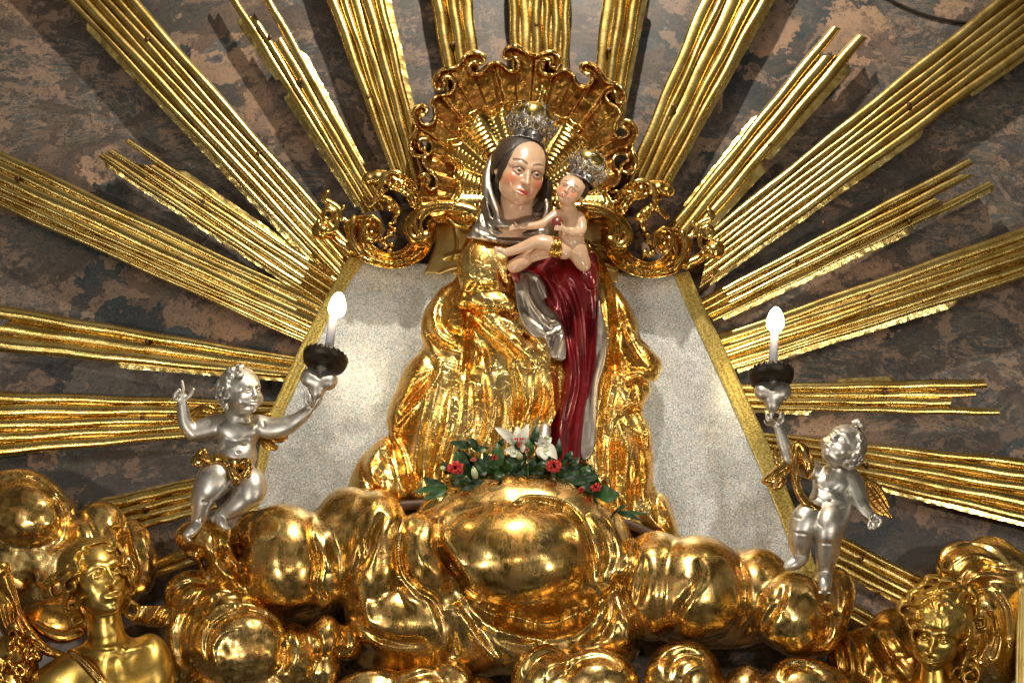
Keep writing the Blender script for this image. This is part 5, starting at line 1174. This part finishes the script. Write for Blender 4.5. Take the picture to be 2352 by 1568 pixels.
locks(v, fa, S6, lift=12, spec=[('980,90 1080,40 1180,60 1240,120 1180,150 1110,110', 9), ('760,240 850,120 980,60 1080,50', 11), ('860,330 760,330 680,430 570,480 540,570 600,640 700,610 720,560', 11),
    ('840,380 740,430 690,500 740,570 810,540 800,480 760,490', 8), ('940,140 850,150 800,220 830,290 910,230', 8), ('900,210 850,260 870,320', 6), ('700,560 740,620 700,700 720,800 810,780 830,720', 9), ('780,740 860,800 780,860 800,930 880,900', 8),
    ('720,300 640,380 560,420 490,500', 7), ('1240,60 1320,160 1330,260', 8), ('1310,300 1390,310 1400,380 1330,400', 6), ('1380,460 1450,520 1440,600 1380,610', 6), ('1350,780 1410,710 1490,760 1450,850 1370,830', 8), ('1320,380 1390,420 1400,520', 7),
    ('880,640 840,760 890,860', 9), ('840,260 900,160 1010,120', 7), ('1340,640 1400,680 1370,760', 6)])
v.disp(lambda X, Y: 1.2 * fbm(X, Y, 22, 93, 2))
v.out('hair', G['angel'], an)
v = Vol(140, 270, 1480, 1610, 300, 450, 1.8)
v.curve(Z(S6('760,1230 860,1300 980,1420 1100,1568 1180,1680'), (372, 388, 394, 396, 398), (8, 11, 12, 12, 12)), 5, 3)
v.stroke(S6('790,1250 900,1350 1030,1480 1160,1640'), -3, 2.2, taper=False); v.stroke(S6('770,1270 880,1370 1000,1500'), -2, 2, taper=False)
v.out('strap', G['rim'], an)
# wing and ornament behind the left angel
v = Vol(-30, 235, 1290, 1610, 180, 400, 2.4)
v.curve(Z(S6('30,240 60,420 120,620 200,850 320,1050 480,1200 700,1280'), (300, 300, 300, 300, 305, 310, 318), (9, 15, 14, 13, 14, 12, 8)), 6, 4)
v.curve(Z(S6('330,900 480,1010 650,1070 860,1030'), (282, 290, 294, 296), (7, 13, 15, 12)), 5, 4)
v.ell((130, 1425, 245), (82, 52, 34), 8)
v.curve(Z(S6('-40,640 60,800 150,1000 260,1160 400,1290'), (285, 285, 288, 292, 300), (26, 26, 24, 20, 12)), 5, 8)
v.ell(tuple(S6('0,330')[0]) + (300,), (24, 26, 24), 5)
v.stroke(S6('70,560 170,820 330,1080 600,1260'), -5, 3.4); v.stroke(S6('110,560 220,820 380,1060 640,1230'), 3, 2.6)
for i in range(5): v.stroke(S6('%d,700 %d,950 %d,1180' % (-20 + i * 45, 50 + i * 40, 180 + i * 40)), (-1) ** i * 4, 4)
v.out('wing', G['wing'], an)
v = Vol(215, 410, 1390, 1610, 170, 330, 2.4)
v.slab(catmull(S6('1480,760 1700,560 1900,270 1960,330 1900,500 1880,700 1830,950 1500,940 1400,900'), 3, True), 180, 280, 6, 4, H=lambda X, Y, e: 240 + 7 * np.sin((X + Y * .6) / 7.) + 10 * np.clip(e / 20, 0, 1))
v.out('wing', G['cloud'], an)
rnd = random.Random(3)
v = Vol(-20, 120, 1420, 1610, 240, 440, 2.2)
for i in range(26):
    x, y = rnd.uniform(-8, 92), rnd.uniform(1440, 1575); a = rnd.uniform(0, 6.28)
    if x > 60 + (y - 1440) * .25: continue
    v.curve([(x, y, 320, 9), (x + 12 * math.cos(a), y + 12 * math.sin(a), 342, 8), (x + 20 * math.cos(a + 1), y + 20 * math.sin(a + 1), 348, 4)], 5, 2.5)
v.ell((30, 1540, 300), (60, 90, 40), 6)
v.out('carved_ornament', G['volute'], cat='ornament', label='dark gilded cluster of small carved curls in the bottom left corner')

ar = thing('angel_statue', 'matt gilded curly-haired angel looking down, lower right corner', 'statue', 2150, 1568, 300)
v = Vol(2020, 2330, 1340, 1610, 200, 500, 2.1)
fb = Fr((2154, 1446, 385), 92, yaw=-6, pitch=-20, roll=10)
face(v, fb, closed=False)
v.chain([(2150, 1515, 335, 34), (2155, 1560, 320, 40), (2160, 1590, 310, 60)], 10)
v.ell((2150, 1630, 310), (120, 50, 60), 16)
v.out('body', G['angel'], ar)
v = Vol(2030, 2330, 1305, 1610, 235, 490, 1.8)
fb.ell(v, (0, .30, -.12), (.82, .84, .92)); fb.ell(v, (0, -.48, .62), (.62, .82, .70), .06, sub=True)
locks(v, fb, S7, lift=20, spec=[('940,500 980,440 1070,430 1110,480 1080,540 1150,550', 9), ('1090,500 1180,460 1280,500 1330,560', 10), ('790,640 850,570 930,600 1080,560 1220,580', 10), ('790,600 780,700 870,720 970,650 1100,620', 9),
    ('990,650 1020,740 1080,780 1080,710 1160,690 1250,740', 8), ('1020,630 1130,600 1240,650 1290,720 1340,620 1410,600 1420,690', 9), ('780,680 700,700 670,780 740,850 830,870 850,810 790,790', 10), ('740,870 780,960 840,990', 8),
    ('1400,690 1490,730 1500,840 1430,880 1390,820 1430,780', 9), ('1440,560 1500,650 1500,720', 9), ('1500,870 1570,870 1590,940 1530,970 1500,920', 7), ('1370,1120 1430,1080 1510,1110 1450,1170 1390,1150', 7), ('1400,1200 1490,1180 1490,1260 1410,1300', 8),
    ('1330,1480 1360,1390 1450,1370 1530,1440 1510,1540 1410,1570 1370,1500 1430,1440 1470,1490', 8), ('1390,880 1430,1000 1400,1120', 12), ('1430,1100 1400,1250 1350,1380', 13), ('820,960 800,1060 830,1130', 7), ('1230,1500 1260,1420 1330,1390', 6), ('700,740 760,720 830,740', 8), ('900,520 1000,500 1080,540', 9), ('1200,540 1320,540 1400,600', 10)])
v.disp(lambda X, Y: 1.2 * fbm(X, Y, 22, 94, 2))
v.out('hair', G['angel'], ar)

# upright gilded strip at the right edge
v = Vol(2322, 2400, 1310, 1620, 150, 420, 2.4)
v.slab(I('2340,1352 2334,1450 2330,1620 2420,1620 2420,1352'), 160, 380, 6, 3); v.ell((2350, 1290 + 40, 360), (20, 24, 26), 5); v.stroke(I('2346,1360 2342,1600'), -5, 3, taper=False)
v.out('pilaster', G['panel'], cat='pilaster', label='upright pale gilded post at the right edge behind the right angel')

# ------------------------------------------------------------------ crowns
def tubeW(P, r, seg=6, closed=False):
    P = [Vector(p) for p in P]; n = len(P); co = []
    for i, p in enumerate(P):
        d = (P[(i + 1) % n] - P[i - 1]) if closed else (P[min(i + 1, n - 1)] - P[max(i - 1, 0)])
        d.normalize(); u_ = d.cross(Vector((.31, .52, .79))).normalized(); w_ = d.cross(u_)
        rr = r[i] if hasattr(r, '__len__') else r
        for j in range(seg): a = j * 6.28318 / seg; co.append(tuple(p + u_ * rr * math.cos(a) + w_ * rr * math.sin(a)))
    f = []
    for i in range(n if closed else n - 1):
        for j in range(seg): f.append((i * seg + j, i * seg + (j + 1) % seg, ((i + 1) % n) * seg + (j + 1) % seg, ((i + 1) % n) * seg + j))
    return co, f
def merge(parts):
    co, f = [], []
    for c, q in parts: o = len(co); co += list(c); f += [tuple(i + o for i in x) for x in q]
    return co, f
def ballW(p, r, m=5, n=8, sq=(1, 1, 1)):
    co = []; 
    for i in range(m + 1):
        a = math.pi * i / m
        for j in range(n): b_ = 6.28318 * j / n; co.append((p[0] + sq[0] * r * math.sin(a) * math.cos(b_) + 1e-6, p[1] + sq[1] * r * math.sin(a) * math.sin(b_), p[2] + sq[2] * r * math.cos(a)))
    return co, [tuple(q) for q in grid_faces(m + 1, n, True)]
def crown(label, px, py, h, R0, R1, H, roll, lean, cross, spin=0.):
    """a true round crown: ring radius R0, open-work flaring to R1, total height H (metres); lean tips its rim toward the viewer"""
    top = thing('crown', label, 'crown', px, py, h, group='filigree crowns')
    M3 = Matrix.Rotation(math.radians(roll), 3, 'Y') @ Matrix.Rotation(math.radians(lean), 3, 'X')
    O = W1(px, py, h)
    T = lambda c: [tuple(O + M3 @ Vector(q)) for q in c]
    put = lambda name, parts, mat: (lambda c: raw_mesh(name, T(c[0]), c[1], mat, top))(merge(parts))
    cyl = lambda a, r, z: (r * math.cos(a), r * math.sin(a), z)
    n = 72; bh = H * .20
    prof = [(R0 - .003, 0), (R0 + .001, 0), (R0 + .002, bh * .15), (R0 + .001, bh * .5), (R0 + .003, bh * .9), (R0 + .004, bh), (R0, bh), (R0 - .003, bh * .5), (R0 - .003, 0)]
    co = [cyl(j * 6.28318 / n, r_, z) for r_, z in prof for j in range(n)]
    put('band', [(co, [tuple(q) for q in grid_faces(len(prof), n, True)])], S['crown'])
    bd = []; nb = 52
    for z, r_ in ((bh * .06, R0 + .0035), (bh, R0 + .006)):
        bd = []
        for j in range(nb): bd.append(ballW(cyl(j * 6.28318 / nb, r_, z), R0 * .042, 4, 6))
        put('bead_border', bd, S['crown'])
    fg = []; nf = 10; zt = H * .56
    rad = lambda z: R0 + .004 + (R1 - R0) * min(1, max(0, (z - bh) / (zt - bh))) ** .8
    tw = R0 * .045
    for k in range(nf):
        a0 = k * 6.28318 / nf + spin; da = 6.28318 / nf
        def pt(u_, w_): z = bh + (zt - bh) * w_; return cyl(a0 + da * u_, rad(z), z)
        # oval openings, leaf fronds and small scrolls
        for (cu_, cw, ru, rw) in ((0, .27, .20, .20), (.5, .22, .17, .17), (.25, .55, .11, .11), (-.25, .55, .11, .11)):
            fg.append(tubeW([pt(cu_ + ru * math.cos(t_ * .5236), cw + rw * math.sin(t_ * .5236)) for t_ in range(12)], tw, 5, True))
        for s_ in (-1, 1):
            fg.append(tubeW([pt(.02 * s_, .45), pt(.10 * s_, .62), pt(.20 * s_, .78), pt(.15 * s_, .88)], [tw * 1.2, tw * 1.3, tw, tw * .5], 5))
            fg.append(tubeW([pt(.02 * s_, .60), pt(.07 * s_, .80), pt(.12 * s_, .98)], [tw, tw * 1.2, tw * .4], 5))
            fg.append(tubeW([pt(.5, .40), pt(.5 - .14 * s_, .50), pt(.5 - .18 * s_, .64), pt(.5 - .06 * s_, .70)], [tw, tw, tw, tw * .5], 5))
            fg.append(tubeW([pt(.0, .0), pt(.25 * s_, .12), pt(.42 * s_, .42), pt(.5 * s_, .5)], tw * .9, 5))
        fg.append(tubeW([pt(0, .45), pt(0, .8), pt(0, 1.12)], [tw * 1.2, tw * 1.5, tw * .5], 5)); fg.append(tubeW([pt(.5, .3), pt(.5, .6), pt(.5, .8)], [tw, tw * 1.3, tw * .5], 5))
        fg.append(ballW(pt(.5, .84), tw * 1.5)); fg.append(ballW(pt(0, .47), tw * 1.8))
    put('filigree', fg, S['crown'])
    # closed cap of gilded metal with beaded seams
    prof = []; m_ = 16; zm = H * .50
    for i in range(m_ + 1):
        q = i / m_
        if q < .3: z = bh + (zm - bh) * q / .3; r_ = R0 * .92 + (R1 * .95 - R0 * .92) * math.sin(q / .3 * 1.5708)
        else: a_ = (q - .3) / .7 * 1.5708; z = zm + (H - zm) * math.sin(a_); r_ = R1 * .95 * max(0., math.cos(a_)) ** .85
        prof.append((max(r_, .0005), z))
    n2 = 48; co = [cyl(j * 6.28318 / n2, r_ * (1 - .03 * abs(math.sin(j * 6.28318 / n2 * 2))), z) for r_, z in prof for j in range(n2)]
    put('cap', [(co, [tuple(q) for q in grid_faces(len(prof), n2, True)])], G['crowngold'])
    sm = []; gm = []
    for k in range(4):
        a = k * 1.5708 + .5 + spin
        for i in range(3, m_ * 2 - 2):
            r_, z = prof[min(m_, i // 2)]; r2, z2 = prof[min(m_, (i + 1) // 2)]; sm.append(ballW(cyl(a, (r_ + r2) / 2 + .001, (z + z2) / 2), R0 * .036, 4, 6))
        for da_ in (.785,):
            r_, z = prof[8]; c0 = Vector(cyl(a + da_, r_ + .002, z)); sm.append(ballW(c0, R0 * .11, 5, 8))
            for t_ in range(8):
                e1 = Vector((-math.sin(a + da_), math.cos(a + da_), 0)); e2 = c0.normalized().cross(e1); sm.append(ballW(c0 + (e1 * math.cos(t_ * .785) + e2 * math.sin(t_ * .785)) * R0 * .15, R0 * .05, 4, 6))
        r_, z = prof[11]; gm.append(ballW(cyl(a + .25, r_ + .002, z), R0 * .10, 5, 8))
    put('seam_beads', sm, S['crown']); put('gem', gm, K['gemk'])
    put('gem', [ballW(cyl(-1.2, R0 + .005, bh * .5), R0 * .08, 5, 8)], K['gemg']); put('gem', [ballW(cyl(-.75, R1 * .96, H * .45), R0 * .09, 5, 8)], K['gemb'])
    put('finial', [ballW((0, 0, H + R0 * .10), R0 * .16, 8, 12)], G['crowngold'])
    if cross:
        z0 = H + R0 * .22; w = R0 * .05; t_ = .003; bx = []
        def plate(p4):
            co = [(x, -t_, z) for x, z in p4] + [(x, t_, z) for x, z in p4]
            return co, [(0, 1, 2, 3), (7, 6, 5, 4), (0, 4, 5, 1), (1, 5, 6, 2), (2, 6, 7, 3), (3, 7, 4, 0)]
        L_ = R0 * .95; zc = z0 + L_ * .62; q = L_ * .40; e = w * 2.6
        put('cross', [plate([(-w, z0), (w, z0), (w * .8, zc), (-w * .8, zc)]), plate([(-w * .8, zc + .0002), (w * .8, zc + .0002), (e, zc + q), (-e, zc + q)]),
                      plate([(w * .8, zc - w), (q, zc - e), (q, zc + e), (w * .8, zc + w)]), plate([(-w * .8, zc - w), (-w * .8, zc + w), (-q, zc + e), (-q, zc - e)])], G['crowngold'])
crown('large silver filigree crown with gold cap and cross on the head of the woman', 1210, 333, 235, .083, .120, .205, 14, 6, True)
crown('small tilted silver filigree crown with gold cap on the head of the infant', 1333, 420, 270, .064, .097, .158, 27, 6, False, .4)

# ------------------------------------------------------------------ flowers at the feet
fa_ = thing('flower_arrangement', 'flower arrangement of white lilies, red carnations and dark leaves at the feet of the statue', 'flowers', 1180, 1140, 250)
S8 = cr(1650, 1650, 2650, 2352)
def blade(x0, y0, x1, y1, w, z0, z1, sag=0., curl=.25, n=9):
    """a leaf or petal: a curved two-sided blade with a folded midrib"""
    z0 = z0 - 22; z1 = z1 - 22
    A = np.array((x0, y0, z0), float); Bq = np.array((x1, y1, z1), float); d = Bq - A; l = np.linalg.norm(d[:2]) + 1e-6
    nrm = np.array((-d[1], d[0], 0)) / l; co = []
    for i in range(n):
        t = i / (n - 1); c = A + d * t + np.array((0, sag * math.sin(math.pi * t), 0)) + np.array((0, 0, 10 * math.sin(math.pi * t)))
        ww = w * (math.sin(math.pi * min(1, t * .92 + .06)) ** .75) * (1.05 - .35 * t)
        for s_ in (-1, -.5, 0, .5, 1): co.append(c + nrm * ww * s_ + np.array((0, 0, curl * abs(s_) * ww)))
    co = np.array(co); return [tuple(q) for q in W(co[:, 0], co[:, 1], co[:, 2])], [tuple(q) for q in grid_faces(n, 5)]
def part(name, parts, mat, parent=fa_, **k):
    c, f = merge(parts); return raw_mesh(name, c, f, mat, parent, **k)
rnd = random.Random(12)
# hand-placed outer leaves
for (q, w, z) in (('560,310 350,275', 11, 262), ('620,350 515,240', 10, 266), ('560,330 720,330', 9, 262), ('800,320 870,245', 8, 262), ('830,500 800,275', 13, 276), ('1000,370 970,265', 8, 270), ('1130,300 1175,120', 12, 282), ('1120,400 1090,240', 11, 284),
                  ('1370,420 1380,240', 9, 272), ('300,690 100,610', 13, 268), ('320,690 10,745', 10, 272), ('330,700 100,820', 12, 274), ('520,640 380,430', 14, 262), ('540,620 430,340', 13, 258), ('1440,470 1500,360', 11, 266), ('1480,520 1570,410', 10, 266),
                  ('1520,560 1665,560', 9, 268), ('1400,640 1750,610', 13, 272), ('1700,680 1840,840', 13, 276), ('1740,760 1950,770', 20, 280), ('1560,640 1700,760', 12, 274), ('560,720 700,650', 14, 276), ('430,760 660,690', 12, 280), ('1650,640 1760,590', 8, 268),
                  ('1900,940 2030,870', 5, 276), ('1920,930 2210,945', 6, 278), ('1930,940 2150,1010', 7, 280), ('1900,930 1960,880', 4, 276), ('820,560 790,640', 10, 290), ('1190,560 1230,450', 10, 290)):
    a, b_ = S8(q)
    part('leaf', [blade(a[0], a[1], b_[0], b_[1], w, z - 8, z + rnd.uniform(-6, 12), rnd.uniform(-4, 4))], K['leaf2'] if w >= 20 or rnd.random() < .22 else K['leaf'])
for i in range(64):
    x = rnd.uniform(1020, 1370); top_ = 1046 + 46 * abs((x - 1180) / 160) ** 1.5; y = rnd.uniform(top_, 1118 + .14 * (x - 1020)); a = rnd.uniform(-2.9, -.2); l = rnd.uniform(34, 64)
    part('leaf', [blade(x, y, x + l * math.cos(a), y + l * .8 * math.sin(a), rnd.uniform(10, 17), rnd.uniform(225, 262), rnd.uniform(225, 275), rnd.uniform(-5, 5))], K['leaf2'] if rnd.random() < .3 else K['leaf'])
part('stem_bundle', [tubeW([tuple(W1(*S8('1085,380')[0], 270)), tuple(W1(*S8('1088,600')[0], 292))], .0022)] + [tubeW([tuple(W1(x, 1165, 235)), tuple(W1(x + rnd.uniform(-30, 30), 1100, 250))], .002) for x in range(1060, 1330, 18)], K['leaf'])
def lily(cx, cy, z, tips, cen=True):
    # one flower: six pointed petals leaving a common throat
    parts = [blade(cx, cy, cx + (tx - cx) * 1.12, cy + (ty - cy) * 1.12, w * 1.35, z, z + dz, sg, .35, 12) for tx, ty, w, dz, sg in tips]
    o = part('lily', parts, K['lily'])
    if cen: part('stamen', [tubeW([tuple(W1(cx, cy, z + 4)), tuple(W1(cx + d, cy - 20, z + 22))], .0016) for d in (-8, -3, 4, 9)] + [ballW(W1(cx + d, cy - 21, z + 22), .005) for d in (-8, -3, 4, 9)], K['carnation'], parent=o)
q = S8('1000,330')[0]
lily(q[0], q[1], 262, [S8('800,160')[0] + (9, 16, -6), S8('990,150')[0] + (11, 6, 0), S8('1080,130')[0] + (10, 10, 0), S8('880,350')[0] + (9, 22, 4), S8('1050,310')[0] + (9, 24, 3), S8('930,400')[0] + (9, 24, 3)])
q = S8('1230,300')[0]
lily(q[0], q[1], 264, [S8('1150,255')[0] + (9, 10, -4), S8('1300,240')[0] + (8, 8, 0), S8('1345,420')[0] + (11, 26, -4), S8('1250,430')[0] + (9, 26, 4), S8('1180,390')[0] + (9, 22, 4), S8('1210,220')[0] + (7, 4, 0)], False)
for q, w in (('1010,440 1000,370', 9), ('940,400 945,340', 7), ('1270,390 1240,330', 7), ('590,620 570,500', 8), ('300,540 270,500', 7), ('1250,520 1260,450', 6), ('640,360 690,345', 5), ('1250,260 1265,205', 6), ('1210,430 1190,370', 6)):
    a, b_ = S8(q); part('bud', [blade(a[0], a[1], b_[0], b_[1], w, 272, 280, 0, .5), blade(a[0] + 3, a[1], b_[0] + 2, b_[1] + 2, w * .8, 276, 283, 0, -.3)], K['bud'])
def carn(x, y, r, z, mat=K['carnation'], name='carnation'):
    parts = []
    for k in range(int(26 + r)):
        a = rnd.uniform(0, 6.28); d = r * math.sqrt(rnd.uniform(.05, 1)); zz = z + 14 * (1 - (d / r) ** 2)
        parts.append(blade(x + d * .35 * math.cos(a), y + d * .35 * math.sin(a), x + d * math.cos(a), y + d * .8 * math.sin(a), r * rnd.uniform(.22, .36), zz - 6, zz + rnd.uniform(2, 9), 0, rnd.uniform(-.6, .7), 5))
    part(name, parts, mat)
carn(*S8('400,520')[0], 23, 274); carn(*S8('1330,500')[0], 21, 280); carn(*S8('1725,700')[0], 15, 274); carn(*S8('770,420')[0], 11, 266); carn(*S8('1590,720')[0], 9, 270)
carn(*S8('572,440')[0], 8, 268, K['pinkc'], 'pink_bloom'); carn(*S8('1075,345')[0], 10, 274, K['pinkc'], 'pink_bloom')
